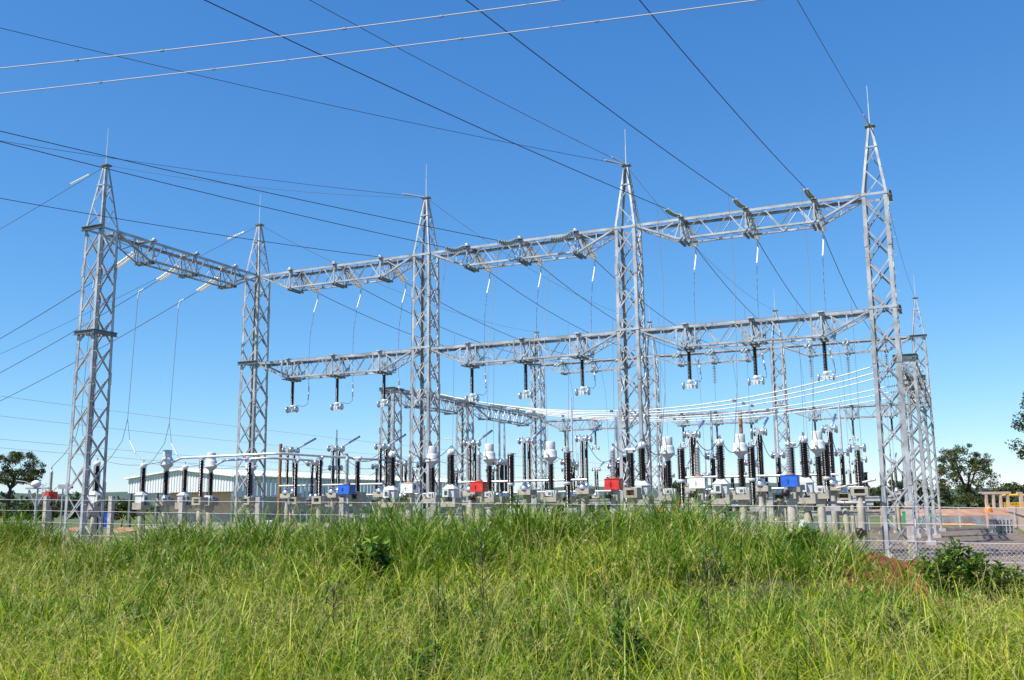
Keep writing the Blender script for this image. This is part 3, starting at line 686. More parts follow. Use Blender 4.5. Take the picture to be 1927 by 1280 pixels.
ends = {}
for i in range(9):
    b, j = divmod(i, 3)
    a = P(S9[i], 0.50, ZU-0.10); e = P(S9[i], 2.1, 11.92+H)
    glass_string('sunlit double string behind the %s bracket of the beam %s' % (ORD[j], WB[b]), a, e, True, 13, 'rear strings of the front row', m='glass_lit', rd=0.095, gap=0.11)
    f = P(S9[i], ROWGAP-2.0, 12.15+H); glass_string('far insulator string before the back row upper beam, %s from the left' % NUM[i], P(S9[i], ROWGAP-.5, ZU), f, True, 9, 'strings before the back row', 0.05)
    wire('conductor crossing rearward, %s bracket of the beam %s' % (ORD[j], WB[b]), sagline(e, f, 1.05, 18), 0.017, 'wire', group='conductors from front row to back row')
    # dropper to the hanging contact
    zc = ZL-1.10-1.30-0.05
    pts = [P(S9[i], 2.05, 11.85+H), P(S9[i]+0.02, 2.0, 11.45+H), P(S9[i]-.02, 1.75, 10.75+H), P(S9[i]-.02, 1.45, 9.4+H), P(S9[i], 1.35, 7.7+H), P(S9[i]+0.1, 1.3, 6.3+H), P(S9[i]+0.28, 1.0, zc+0.2), P(S9[i]+0.32, 0.6, zc), P(S9[i]+0.2, 0.1, zc+0.02)]
    dw = wire('drop wire with white sleeves, %s contact of the beam %s' % (ORD[j], WB[b]), pts, 0.012, 'wire_mid', group='drop wires to the hanging contacts', name='drop_wire')
    build('white_sleeve', MB().tube(pts[0:3], 0.04, 6), 'white', dw); build('white_sleeve', MB().tube([pts[5]+(pts[4]-pts[5])*0.15, pts[5], pts[5]+(pts[6]-pts[5])*0.7], 0.038, 6), 'white', dw)
# right bay line conductors, coming over the camera
far = {6: (18.31, -22.8, 13.7), 7: (24.36, -19.84, 13.7), 8: (28.45, -17.84, 13.7)}
GW = 'thick line conductors overhead'
for i, (s_, t_, z_) in far.items():
    a = P(S9[i], -0.62, ZU+0.06); o = P(s_, t_, z_+H); d = (o-a).normalized(); e = a + d*1.7 + Vector((0, 0, -0.02))
    glass_string('glass insulator string on top of the right upper beam at its %s bracket' % ORD[i-6], a, a+d*1.25, True, 9, 'front strings of the right bay', 0.09, rd=0.072, gap=0.06)
    wire('thick dark line conductor landing at the %s bracket of the right upper beam' % ORD[i-6], sagline(a+d*1.25, o+(o-e)*1.2, 0.55, 20), 0.016, 'wire', group=GW)
    k1 = a+d*1.9+Vector((0, 0, -0.05)); top = P(S9[i], -4.0, 4.95+H-2.5)
    wire('thin drop wire from the knot of the %s thick conductor to a bucket head' % ORD[i-6], [k1, k1+Vector((0.02, 0.03, -0.9)), k1.lerp(top, 0.35)+Vector((0.1, 0, 0)), k1.lerp(top, 0.8), P(S9[i]-.1, -4.5, 4.45+.2), P(S9[i], -4.35, 4.40)], 0.012, 'wire_mid', group='drop wires of the right bay', name='drop_wire')
# middle bay
for i, o, lb in ((3, P(4.35, -19.59, 14.0+H), 'dark line conductor landing at the left bracket right of the middle tower'), (4, P(5.2, -20.24, 14.0+H), 'dark line conductor landing at the middle bracket right of the middle tower')):
    a = P(S9[i], -0.62, ZU+0.06); d = (o-a).normalized()
    wire(lb, sagline(P(S9[i]-0.95, -1.0, ZU-0.06), o+(o-a)*1.2, 0.6, 20), 0.017, 'wire', group=GW)
for i in (3, 4, 5):
    a = P(S9[i], -0.62, ZU+0.04); e = P(S9[i]-0.95, -1.0, ZU-0.06) if i < 5 else P(S9[i]-1.15, -1.0, ZU-0.33)
    glass_string('droopy glass insulator string hanging left of the %s bracket right of the middle tower' % ORD[i-3], a, e, True, 10, 'front strings of the middle bay', 0.20)
    top = P(S9[i]-.05, -4.3, 4.42)
    wire('thin drop wire from the %s droopy string to a bucket head' % ORD[i-3], [e, e+Vector((0, 0, -1.0)), e.lerp(top, 0.5)+Vector((-.15, -.1, 0)), e.lerp(top, 0.9)+Vector((0, 0, -.2)), top], 0.012, 'wire_mid', group='drop wires of the middle bay', name='drop_wire')
a = P(S9[2], -0.62, ZU+0.04); o = P(-0.47, -15.86, 13.5+H)
wire('dark line conductor landing at the right bracket left of the middle tower', sagline(a, o+(o-a)*1.3, 0.7, 20), 0.016, 'wire', group=GW)
# earth wires
GE = 'earth wires at the tower peaks'
def strand_grip(label, p, q, frac_len=1.5):
    pass
def earth(label, a, o, ext=1.2, sag=0.5, grip=True, m='wire'):
    a, o = Vector(a), Vector(o); e = o+(o-a)*ext; pts = sagline(a, e, sag, 22)
    w_ = wire(label, pts, 0.011, m, 'earth wire', GE, 'earth_wire')
    if grip: build('spiral_grip', MB().tube([a, a+(e-a).normalized()*1.3+Vector((0, 0, -.03))], 0.03, 6), 'wire_light', w_)
earth('earth wire from the right end tower peak going up over the viewer', P(3*BAY, 0, ZA+.08), P(31.53, -11.32, 16.2+H), 2.0, 0.2)
earth('steeper of two earth wires meeting at the peak right of the red box', P(2*BAY, 0, ZA+.08), P(18.03, -17.92, 16.2+H), 1.5, 0.6)
earth('flatter of two earth wires meeting at the peak right of the red box', P(2*BAY, 0, ZA+.06), P(8.35, -22.65, 16.2+H), 1.2, 1.0)
earth('earth wire arriving at the middle tower peak from the upper left', P(BAY, 0, ZA+.06), P(-1.53, -15.32, 16.5+H), 1.2, 0.8)
for nm, s_, t_, a_, e_ in (('far left tower', 0, -BAY, (-1.5, 0.4), (-24, 3.0)), ('corner tower', 0, 0, (-1.5, .4), (-24, 3.0))):
    p = P(s_, t_, ZA+.02); q = P(s_-24, t_+0.5, ZA-5.2)
    d = (q-p).normalized()
    earth('earth wire leaving the %s peak down to the left' % nm, p, q, 1.5, 1.2, False)
    s0 = p+d*1.0; glass_string('small beaded insulator on the earth wire left of the %s peak' % nm, s0, s0+d*1.5, False, 9, 'beaded insulators on the earth wires', m='glass_lit', rd=0.052)
earth('very thin earth wire from the far left peak to the middle peak', P(0, -BAY, ZA+.06), P(BAY, 0, ZA+.04), 0.0, 0.35, False, 'wire_mid')
for b in range(3):
    earth('thin earth wire from the %s front peak back to the rear row' % ('corner', 'middle', 'bright')[b], P(b*BAY, 0, ZA+.04), P(b*BAY, ROWGAP, ZA+.04), 0, 1.0, False, 'wire_mid')
earth('thin earth wire from the right end front peak back to the rear row', P(3*BAY, 0, ZA+.04), P(3*BAY, ROWGAP, ZA+.04), 0, 1.0, False, 'wire_mid')
for b in range(3): earth('thin earth wire along the back row peaks, %s span' % ORD[b], P(b*BAY, ROWGAP, ZA+.04), P((b+1)*BAY, ROWGAP, ZA+.04), 0, .3, False, 'wire_mid')
# left outgoing lines (bay of the far left beam)
for k in range(3):
    a = P(-0.55, TP[k], ZU-0.35); e = P(-2.1, TP[k], 11.6+H)
    glass_string('sunlit double glass string slanting down left of the %s bracket of the far left beam' % ('near', 'middle', 'far')[k], a, e, True, 13, 'strings of the far left beam', 0.04, m='glass_lit', rd=0.085, gap=0.10)
    o = P(-12, TP[k], 8.95+H)
    wire('dark outgoing conductor leaving the %s bracket of the far left beam' % ('near', 'middle', 'far')[k], sagline(e, e+(o-e)*4, 1.2, 18), 0.016, 'wire', group='outgoing conductors at far left')
    top = P(-2.35, TP[k], 4.70)
    pts = [P(-3.0, TP[k], 11.28+H), P(-3.3, TP[k], 11.18+H), P(-3.38, TP[k], 10.8+H), P(-3.62, TP[k], 4.5+H), P(-3.45, TP[k]+.05, 3.4+H), P(-3.0, TP[k]+.05, 2.75+H), P(-2.6, TP[k], 2.5+H), top]
    dw = wire('thin drop wire from the %s far left conductor to a dome capped transformer' % ('near', 'middle', 'far')[k], pts, 0.013, 'wire_mid', group='drop wires of the far left beam', name='drop_wire')
    build('white_sleeve', MB().tube(pts[0:3], 0.036, 6), 'white', dw); build('white_sleeve', MB().tube([pts[4], pts[5]], 0.036, 6), 'white', dw)
    q = [P(-3.62, TP[k], 4.5+H), P(-3.9, TP[k], 3.4+H), P(-4.6, TP[k], 2.6+H), P(-5.4, TP[k], 4.36)]
    wire('curved jumper from the %s far left drop wire to a shed column' % ('near', 'middle', 'far')[k] if k < 2 else 'curved jumper at the far end of the far left bay', q, 0.013, 'wire', group='jumpers of the far left bay', name='jumper_wire')
    wire('jumper between dome cap and bucket head, %s in the far left bay' % ('nearest', 'middle', 'farthest')[k], sagline(P(-2.35, TP[k], 4.7), P(1.6, TP[k], 4.40), 0.22, 10), 0.013, 'wire_mid', group='jumpers of the far left bay', name='jumper_wire')
# jumpers among the front equipment
for i in (3, 4, 5, 6, 7, 8):
    j = ORD[i % 3]; b = BAYN[i//3]
    if i != 5:
        wire('sagging jumper from shed column to dome cap, %s of the %s' % (j, b), sagline(P(S9[i], -10.7, 4.33), P(S9[i], -7.45, 4.69), 0.42, 12), 0.014, 'wire', group='front jumpers', name='jumper_wire')
        wire('sagging jumper from dome cap to bucket head, %s of the %s' % (j, b), sagline(P(S9[i], -7.4, 4.69), P(S9[i], -4.42, 4.38), 0.35, 12), 0.014, 'wire', group='front jumpers', name='jumper_wire')
    wire('pale jumper from bucket head up to slanting arm pole, %s of the %s' % (j, b), sagline(P(S9[i], -3.58, 4.38), P(S9[i], -0.3, 5.2), 0.45, 12), 0.016, 'wire_light', group='pale jumpers', name='jumper_wire')
for i in range(9):
    wire('jumper from slanting arm pole to upright tube pole, %s of the %s' % (ORD[i % 3], BAYN[i//3]), sagline(P(S9[i], .3, 5.25), P(S9[i], 3.8, 4.5), 0.5, 10), 0.014, 'wire', group='jumpers behind the slanting arms', name='jumper_wire')
    wire('thin drop wire hanging from the crossing conductor, %s of the %s' % (ORD[i % 3], BAYN[i//3]), [P(S9[i], 13, 11.0+H), P(S9[i]+.05, 12.8, 9+H), P(S9[i]+.05, 12.6, 4.6)], 0.011, 'wire_mid', group='drop wires under the crossing conductors', name='drop_wire')
    wire('thin drop wire near the back row, %s of the %s' % (ORD[i % 3], BAYN[i//3]), [P(S9[i], 33, 11.3+H), P(S9[i]+.05, 34, 9+H), P(S9[i]+.05, 34.6, 4.6)], 0.011, 'wire_mid', group='drop wires near the back row', name='drop_wire')
for x in range(2): wire('long sagging wire strung between the disconnectors of the left bay, %s of two' % ('upper', 'lower')[x], sagline(P(S9[1], .4, 5.2-.9*x), P(S9[2]+.2, -.3, 5.1-.8*x), .55, 12), 0.014, 'wire', group='sagging wires of the left bay', name='jumper_wire')
# vertical strings under back beam
for n_, (s_, t_, z_) in enumerate(((24.4, ROWGAP, ZU-1.1), (27.3, ROWGAP, ZU-1.1), (30.2, ROWGAP, ZU-1.1), (3.2, 14.2+2.6, ZBUS-1.05), (S9[4], ROWGAP, ZU-1.1))):
    glass_string('zigzag looking vertical insulator string under a back beam, %s from the left' % ('third', 'fourth', 'fifth', 'first', 'second')[n_], P(s_ if n_ != 3 else 0, t_, z_), P(s_ if n_ != 3 else 0, t_, z_-1.75), False, 11, 'vertical insulator strings', m='porc_grey', rd=0.16)
    sx = s_ if n_ != 3 else 0
    wire('thin wire hanging below the %s vertical insulator string' % ('third', 'fourth', 'fifth', 'first', 'second')[n_], [P(sx, t_, z_-1.75), P(sx, t_, 4.4)], 0.013, 'wire_mid', group='wires below vertical strings', name='drop_wire')

# ================================================================= BUS CONDUCTORS (bright, from right to left bus beam)
LT = [14.2+p for p in PH] + [24.96+p for p in (3.4, 7.2, 11.0)]; RT = [15.3+p for p in (2.4, 5.1, 7.8)] + [25.5+p for p in (3.2, 6.9, 10.6)]
for k in range(6):
    a, e = P(0.55, LT[k], ZBUS+.05), P(3*BAY-0.55, RT[k], ZBUS+.05); d = (e-a).normalized(); SG = (1.85, 1.75, 1.65, 1.4, 1.25, 1.1)[k]
    w_ = wire('bright white bus conductor sagging between the low bus beams, %s from the near side' % NUM[k], sagline(a+d*1.5-Vector((0, 0, .25)), e-d*1.5-Vector((0, 0, .25)), SG, 26), 0.034, 'bus', 'bus conductor', 'bright bus conductors', 'bus_conductor', 8)
    glass_string('insulator string at the left end of the %s bright bus conductor' % NUM[k], a, a+d*1.5-Vector((0, 0, .25)), False, 9, 'strings of the bus conductors', .04)
    glass_string('insulator string at the right end of the %s bright bus conductor' % NUM[k], e, e-d*1.5-Vector((0, 0, .25)), False, 9, 'strings of the bus conductors', .04)
    for f in (0.2, 0.45, 0.7):
        sp = MB(); q = a.lerp(e, f) + Vector((0, 0, -4*SG*f*(1-f)-.25)); sp.box((q.x, q.y, q.z), (0.2, 0.14, 0.16), ROT); build('spacer_clamp', sp, 'galv_dark', w_)
# foreground roadside line
GF = 'bright roadside wires across the top'
def ext2(a, b, k=1.2): a, b = Vector(a), Vector(b); return a+(a-b)*k, b+(b-a)*k
for lb, a, b in (('upper of two bright wires crossing the top of the picture', (-9.31, 16.55, 8+H), (0.45, 14.42, 8+H)), ('lower of two bright wires crossing the top of the picture', (-9.88, 17.64, 8+H), (3.63, 14.48, 8+H))):
    p, q = ext2(a, b); pts = sagline(p, q, 0.45, 40)
    pts = [v + Vector((0, 0, 0.35)) for v in pts]
    w_ = wire(lb, pts, 0.0095, 'wire_light', group=GF, n=6)
    cl = MB()
    for f in (0.36, 0.41, 0.47, 0.55, 0.62):
        v = pts[int(f*40)]; cl.box(v, (0.07, 0.035, 0.03), -0.22)
    build('splice', cl, 'wire_mid', w_)
# faint far lines at the left
for n_, (y0, z0, y1, z1) in enumerate(((90, 14.5, 150, 10.0), (95, 12.2, 155, 9.0), (95, 9.4, 160, 7.3), (96, 8.4, 160, 6.4))):
    wire('faint distant wire low in the sky at the left, %s from the top' % NUM[n_], sagline((-75, y0, z0+H), (25, y1+40, z1-3+H), 1.2, 16), 0.018, 'wire_mid', group='faint distant wires')

# ================================================================= FENCE
def fz(s): return 0.30 + (34-s)*0.0125
r = thing('wire_fence', 'wire fence with concrete posts and chain link along the near edge of the yard', 'fence', P(0, -20.0, 0))
for k in range(-2, 15):
    s_ = 8.63+2.83*k; zt = H+0.40-0.0165*(s_-8.6); mb = MB(); b_ = 0.075
    mb.box((s_, 0, (zt+fz(s_)-0.4)/2), (0.14, 0.13, zt-fz(s_)+0.4)); build('post', mb, 'conc_grey', r)
for k in range(5):
    dz = (0.12, 0.46, 0.82, 1.19, 1.56)[k]; mb = MB()
    for s0 in np.arange(0, 45, 2.83): 
        f_ = lambda s_: H+0.40-0.0165*(s_-8.6)-dz
        a0 = s0+.14; mb.tube([(a0, -0.085, f_(a0)), (a0+1.4, -0.085, f_(a0+1.4)-.012), (a0+2.83, -0.085, f_(a0+2.83))], 0.0065, 5)
    build('wire_strand', mb, 'wire_light', r)
mb = MB(); step = 0.085
for s0 in np.arange(14, 46, step):
    zt = H+0.40-0.0165*(s0-8.6)-0.82; zb = max(fz(s0)-0.05, 0.1); hh = zt-zb
    for dx in (-1, 1):
        mb.bar((s0, -0.085+dx*.003, zt), (s0+dx*hh*0.9, -0.085+dx*.003, zb), 0.004, 0.004, up=(0, 1, 0))
build('chain_link', mb, 'wire_light', r)

# ================================================================= WAREHOUSE
wx = thing('warehouse', 'white warehouse with corrugated gable cladding and tan lower wall at left', 'building', (-30.7, 107.0, 0), ROT)
GW_, LEN, EH, RH, DROP = 15.6, 62.0, 5.80, 6.65, 4.0
cl = MB(); n = 78; xs = np.linspace(-GW_, 0, n*2+1)
def roofz(x): return EH + (RH-EH)*(1-abs(x+GW_/2)/(GW_/2))
for i in range(n*2):
    x0, x1 = xs[i], xs[i+1]; y = 0.0 if i % 4 < 2 else 0.06
    cl.add([(x0, y, DROP), (x1, y, DROP), (x1, y, roofz(x1)-0.1), (x0, y, roofz(x0)-0.1)], [(0,1,2,3)])
    if i % 2 == 1 and i+1 < n*2:
        y2 = 0.0 if (i+1) % 4 < 2 else 0.06
        if y2 != y: cl.add([(x1, y, DROP), (x1, y2, DROP), (x1, y2, roofz(x1)-.1), (x1, y, roofz(x1)-.1)], [(0,1,2,3)])
build('gable_cladding', cl, 'clad', wx)
sd = MB(); ys = np.arange(0.0, LEN, 0.2)
for i in range(len(ys)-1):
    y0, y1 = ys[i], ys[i+1]; x = 0.0 if i % 4 < 2 else -0.07
    sd.add([(x, y0, DROP-.6), (x, y1, DROP-.6), (x, y1, EH), (x, y0, EH)], [(0,1,2,3)])
build('side_cladding', sd, 'clad', wx)
rf = MB(); e_ = 0.35
for sg in (0, 1):
    xa, xb = (-GW_-e_, -GW_/2) if sg == 0 else (-GW_/2, e_); za, zb2 = (EH-.04, RH) if sg == 0 else (RH, EH-.04)
    rf.add([(xa, -e_, za), (xb, -e_, zb2), (xb, LEN, zb2), (xa, LEN, za), (xa, -e_, za-.16), (xb, -e_, zb2-.16), (xb, LEN, zb2-.16), (xa, LEN, za-.16)], [(0,1,2,3),(7,6,5,4),(0,4,5,1),(1,5,6,2),(2,6,7,3),(3,7,4,0)])
rfo = build('roof', rf, 'roof', wx)
rb = MB()
for y in np.arange(0, LEN, 1.0): rb.bar((e_+.02, y, EH-.0), (-GW_/2, y, RH+.05), 0.10, 0.12)
build('roof_rib', rb, 'roof', rfo)
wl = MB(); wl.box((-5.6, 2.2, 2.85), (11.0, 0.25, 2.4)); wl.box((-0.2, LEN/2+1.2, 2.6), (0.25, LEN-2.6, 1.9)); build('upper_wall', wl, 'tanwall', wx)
wl = MB(); wl.box((-5.6, 2.2, 0.82), (11.0, 0.26, 1.64)); wl.box((-0.2, LEN/2+1.2, 0.82), (0.26, LEN-2.6, 1.64)); build('lower_wall', wl, 'shadewall', wx)
for x in (-GW_+.2, -11.3, -4.0, -0.25): build('pillar', MB().box((x, 0.25, DROP/2), (0.3, 0.3, DROP)), 'galv_dark', wx)
build('plinth', MB().box((-6, 0.4, 0.12), (13.0, 3.0, 0.3)), 'conc_grey', wx)

# ================================================================= POLES, LAMPS, FAR SITE
def at_px(x, dist): # ground point at a bearing
    u = (x-963.5)/FPX; return Vector((u*dist, dist, 0))
world_tube('utility_pole', 'brown wooden utility pole rising behind a bucket head in the right bay', 'pole', [at_px(1392, 78)+Vector((0, 0, z)) for z in (0, 4.8, 9.6)], 0.15, 'wood')
world_tube('utility_pole', 'brown wooden pole standing left of the slanting arms, before the warehouse roof', 'pole', [at_px(528, 100)+Vector((0, 0, z)) for z in (0, 4, 8.7)], 0.17, 'wood')
r = thing('street_lamp', 'small curved street lamp behind the middle tower', 'street lamp', at_px(857, 78), 0)
build('pole', MB().tube([(0, 0, 0), (0, 0, 7.2)], 0.06, 8), 'galv', r); build('lamp_head', MB().tube([(0, 0, 7.2), (-0.2, 0, 7.55), (-0.55, 0, 7.6)], 0.04, 6).box((-0.75, 0, 7.58), (0.55, 0.22, 0.12)), 'white', r)
r = thing('floodlight_post', 'white domed floodlight on a forked steel post at the left edge', 'floodlight', (-15.9, 32.6, 0.62), 0)
build('post', MB().tube([(0, 0, -0.62), (0, 0, 2.0)], 0.05, 8).tube([(0, 0, 1.75), (-0.28, 0, 2.35)], 0.03, 6).tube([(0, 0, 1.75), (0.3, 0, 2.3)], 0.03, 6).tube([(0.0, 0, 2.0), (0.02, 0, 2.42)], 0.03, 6).box((0, 0, 2.40), (0.75, 0.12, 0.05)), 'galv', r)
build('lamp_shade', MB().lathe([(0.06, 2.43), (0.13, 2.46), (0.165, 2.53), (0.14, 2.61), (0.06, 2.66), (0.0, 2.67)], (-0.05, 0, 0), n=16), 'white', r)
build('bracket', MB().tube([(-0.05, 0, 2.42), (-0.42, 0, 2.62), (-0.75, 0.05, 2.66)], 0.025, 6), 'galv_dark', r)
r = thing('camera_post', 'small pale camera box on its bracket right of the floodlight', 'camera', (-21.0, 45.5, 0), 0.3)
build('post', MB().tube([(0, 0, 0), (0, 0, 3.25)], 0.035, 6), 'galv', r); build('body', MB().box((0.05, 0, 3.35), (0.5, 0.2, 0.2)), 'paint', r); build('lens', MB().lathe([(0.09, 0), (0.09, 0.12), (0.06, 0.13)], (0.3, 0, 3.35), axis='x', n=10), 'black', r)
def crate(name, label, cat, x, dist, dims, m, rz=0.2, z0=0.0, group=None):
    r = thing(name, label, cat, at_px(x, dist)+Vector((0, 0, z0)), rz, group); a, b, h = dims
    build('body', MB().box((0, 0, h/2), dims), m, r); rb = MB()
    for k in np.linspace(-a/2+.05, a/2-.05, max(4, int(a/0.35))): rb.box((k, -b/2-0.02, h/2), (0.06, 0.04, h-0.1))
    build('ribs', rb, m, r); build('lid', MB().box((0, 0, h+0.03), (a+.08, b+.08, 0.06)), m, r); return r
crate('site_container', 'orange site container seen between the legs left of the right white box', 'container', 1278, 92, (2.6, 2.2, 2.5), 'orange', -0.4)
crate('site_container', 'orange site container glimpsed right of the bright tower foot', 'container', 1234, 96, (1.6, 2.0, 2.3), 'orange', -0.3)
crate('green_crate', 'green crate beyond the yard, between the right end tower legs', 'crate', 1691, 112, (0.75, .75, 1.0), 'green', .1)
crate('green_crate', 'darker green crate right of the right end tower', 'crate', 1735, 116, (0.55, .7, 1.1), 'green', .1)
crate('water_drum', 'blue drum beside the fence post right of the far left tower', 'drum', 207, 60, (0.42, 0.42, 0.9), 'blue', .1, 1.2)
r = thing('lattice_stack', 'stack of unassembled galvanised lattice pieces lying on the gravel at right', 'steel stack', (33.3, 67.2, 0), -0.3)
for k in range(6):
    mb = MB(); x = -0.55+k*0.22
    for z in (0.12, 0.95): mb.bar((x, -1.1, z), (x+.04, 1.1, z), 0.07)
    for j in range(4): mb.bar((x+.02, -1.1+j*.55, 0.12), (x+.02, -1.1+(j+1)*.55, 0.95), 0.05); mb.bar((x-.02, -1.1+j*.55, 0.95), (x-.02, -1.1+(j+1)*.55, 0.12), 0.05)
    for j in range(3): mb.bar((x, -1.1+j*1.1, .12), (x, -1.1+j*1.1, .95+.1*(k % 2)), 0.06)
    build('lattice_piece', mb, 'galv', r)
build('pallet', MB().box((0, 0, 0.04), (1.5, 2.3, 0.07)), 'galv', r)
r = thing('picket_wall', 'wall of upright concrete pickets at the right edge of the yard', 'wall', P(38.75, 65, 0), RZV)
pk = MB()
for k in range(152): pk.box((-k*0.28, 0, 0.78+.03*((k*7) % 3)), (0.16, 0.12, 1.56+.06*((k*7) % 3)))
build('picket', pk, 'conc_pink', r); build('rail', MB().box((-21.2, 0.09, 1.2), (42.6, 0.05, 0.1)), 'conc_pink', r)
for k in range(7):
    s_, t_ = 26+k*2.1, 50.2
    tag(build('fence_stake', MB().box(P(s_, t_, 0.8), (0.13, 0.13, 1.6), ROT), 'conc_pink' if k % 2 else 'conc_grey'), 'concrete stake at the far edge of the gravel, %s from the left' % NUM[k], 'post', 'stakes at the far edge of the gravel')
# earth bank, pond, portal frame, pipes
g = MB(); pts = [at_px(x, d) for x, d in ((1690, 104), (1740, 96), (1800, 92), (1870, 90), (1960, 95), (1990, 125), (1900, 150), (1800, 146), (1740, 130))]
g.add([(p.x, p.y, 0.02) for p in pts], [tuple(range(len(pts)))]); struct('pond', g, 'water')
g = MB(); A_ = [at_px(x, d) for x, d in ((1560, 150), (1640, 152), (1720, 150), (1800, 150), (1880, 152), (1960, 148), (2040, 140))]
for k in range(len(A_)-1):
    a, b = A_[k], A_[k+1]; n_ = Vector((-.35, -.94, 0))*4; up = Vector((0, 0, 0.9)); bk = Vector((.35, .94, 0))*14
    g.add([a+n_-Vector((0,0,.1)), b+n_-Vector((0,0,.1)), b+up, a+up, b+bk+up*.9, a+bk+up*.9], [(0,1,2,3), (3,2,4,5)])
struct('dirt_bank', g, 'dirtbank')
r = thing('concrete_portal', 'pinkish concrete frame of four columns and a lintel at the far right site', 'concrete frame', at_px(1858, 153), 0)
for k in range(4): build('column', MB().box((-1.5+k*1.12, 0, 1.5), (0.34, 0.4, 3.2)), 'conc_pink', r)
build('lintel', MB().box((0.1, 0, 3.28), (4.5, 0.5, 0.4)).box((-2.3, 0, 3.35), (0.5, 0.4, 0.2)), 'conc_pink', r)
r = thing('concrete_post', 'lone pinkish concrete column with a side arm at the far right site', 'concrete frame', at_px(1905, 151), 0)
build('column', MB().box((0, 0, 1.7), (0.5, 0.4, 3.3)), 'conc_pink', r); build('arm', MB().box((-0.35, 0, 3.25), (0.5, 0.38, 0.3)), 'conc_pink', r)
r = thing('yellow_pipe', 'long yellow pipe carried on orange posts at the far right site', 'pipe', at_px(1900, 158), 0)
build('pipe', MB().tube([(-2.5, 0, 2.95), (6, 0, 2.9)], 0.18, 8), 'yellow', r)
for x in (1.6, 4.4): build('post', MB().box((x, 0, 1.5), (0.2, 0.2, 3.0)), 'orange', r)
r = thing('barrier_net', 'orange yellow plastic barrier net along the far right site', 'barrier', at_px(1900, 149), 0)
nb = MB()
for k in range(40): nb.box((-2.2+k*.22, 0, 1.35), (0.07, 0.02, 0.9))
for z in (1.0, 1.35, 1.75): nb.box((2.1, 0.03, z), (8.8, 0.02, 0.12))
build('net', nb, 'yellow', r)
for k in range(5): build('post', MB().box((-2.2+k*2.2, 0.08, 0.95), (0.08, 0.08, 1.8)), 'orange', r)
def lump(name, label, cat, loc, rad, m, seed, flat=0.7):
    rr = random.Random(seed); mb = MB(); n1, n2 = 8, 14; vs = []
    for i in range(n1+1):
        th = math.pi/2*i/n1
        for k in range(n2):
            a = 2*math.pi*k/n2; q = 1+rr.uniform(-.2, .2)
            vs.append((loc[0]+rad[0]*math.sin(th)*math.cos(a)*q, loc[1]+rad[1]*math.sin(th)*math.sin(a)*q, loc[2]+rad[2]*math.cos(th)*q))
    fs = [(i*n2+k, (i+1)*n2+k, (i+1)*n2+(k+1) % n2, i*n2+(k+1) % n2) for i in range(n1) for k in range(n2)]
    mb.add(vs, fs, True); return tag(build(name, mb, m), label, cat)
q = at_px(1842, 147); lump('orange_tarpaulin', 'heap under an orange tarpaulin left of the concrete frame', 'tarpaulin', (q.x, q.y, .4), (0.6, .5, .9), 'orange', 3)
for k, (x, d, rx) in enumerate(((1752, 93, .9), (1775, 92, 1.3), (1790, 92, .8), (1806, 91, .6))):
    q = at_px(x, d); tag(lump('plastic_sheeting', 'crumpled orange sheeting on the grass by the pond, %s from the left' % NUM[k], 'sheeting', (q.x, q.y, 0), (rx, .4, .14), 'orange', 20+k), 'crumpled orange sheeting on the grass by the pond, %s from the left' % NUM[k], 'sheeting', 'orange sheeting by the pond')
for k, (x, d, rx) in enumerate(((160, 100, 1.4), (38, 100, .7), (245, 98, 1.8))):
    q = at_px(x, d); tag(lump('dirt_heap', '', 'heap', (q.x, q.y, -.1), (rx, 1.0, .5), 'dirtbank', 40+k), ('pale dirt heap in the grass at the foot of the far left tower', 'small pale heap in the grass at far left', 'pale dirt heap right of the far left tower')[k], 'dirt heap', 'pale dirt heaps')
tag(build('wall_base', MB().box(P(-14, 30, 0.4), (26, 0.3, 0.9), ROT), 'conc_grey'), 'low pale concrete wall beyond the far left tower', 'wall')
# coiled cable on the rightmost column
tag(build('cable_coil', MB().lathe([(0.12, -.06), (0.2, -.05), (0.2, .05), (0.12, .06)], tuple(P(S9[8]+1.3, -3.6, 1.15)), axis='y', n=14), 'black'), 'black coil of cable hung on the rightmost concrete column', 'cable coil')
r = thing('disconnector_post', 'double black post on twin concrete columns left of the right end tower', 'disconnector', P(S9[8]+1.35, -3.3, 0))
for dy in (-0.2, 0.2): round_column(r, 2.5, 0.15, (0, dy))
hollow_head(r, 2.85, 0.6, 0.7, 0.32)
for dy in (-.2, .2): build('insulator', ins(2.87, 4.2, 0.06, 0.095, 24, (0, dy), 12), 'porc', r)
panto_head(r, 4.3, (-.2, .2))
world_tube('support_beam', 'bright steel tube joining the two rightmost concrete columns', 'tube', [P(S9[8]-.1, -3.5, 2.28), P(S9[8]+1.5, -3.5, 2.26)], 0.06, 'galv')
wire('drop wire slanting down to the double black post left of the right end tower', [P(S9[8]+0.35, -1.2, 6.6+H), P(S9[8]+0.7, -2.2, 4.0+H), P(S9[8]+1.3, -3.2, 4.45)], 0.013, 'wire_mid', name='drop_wire')

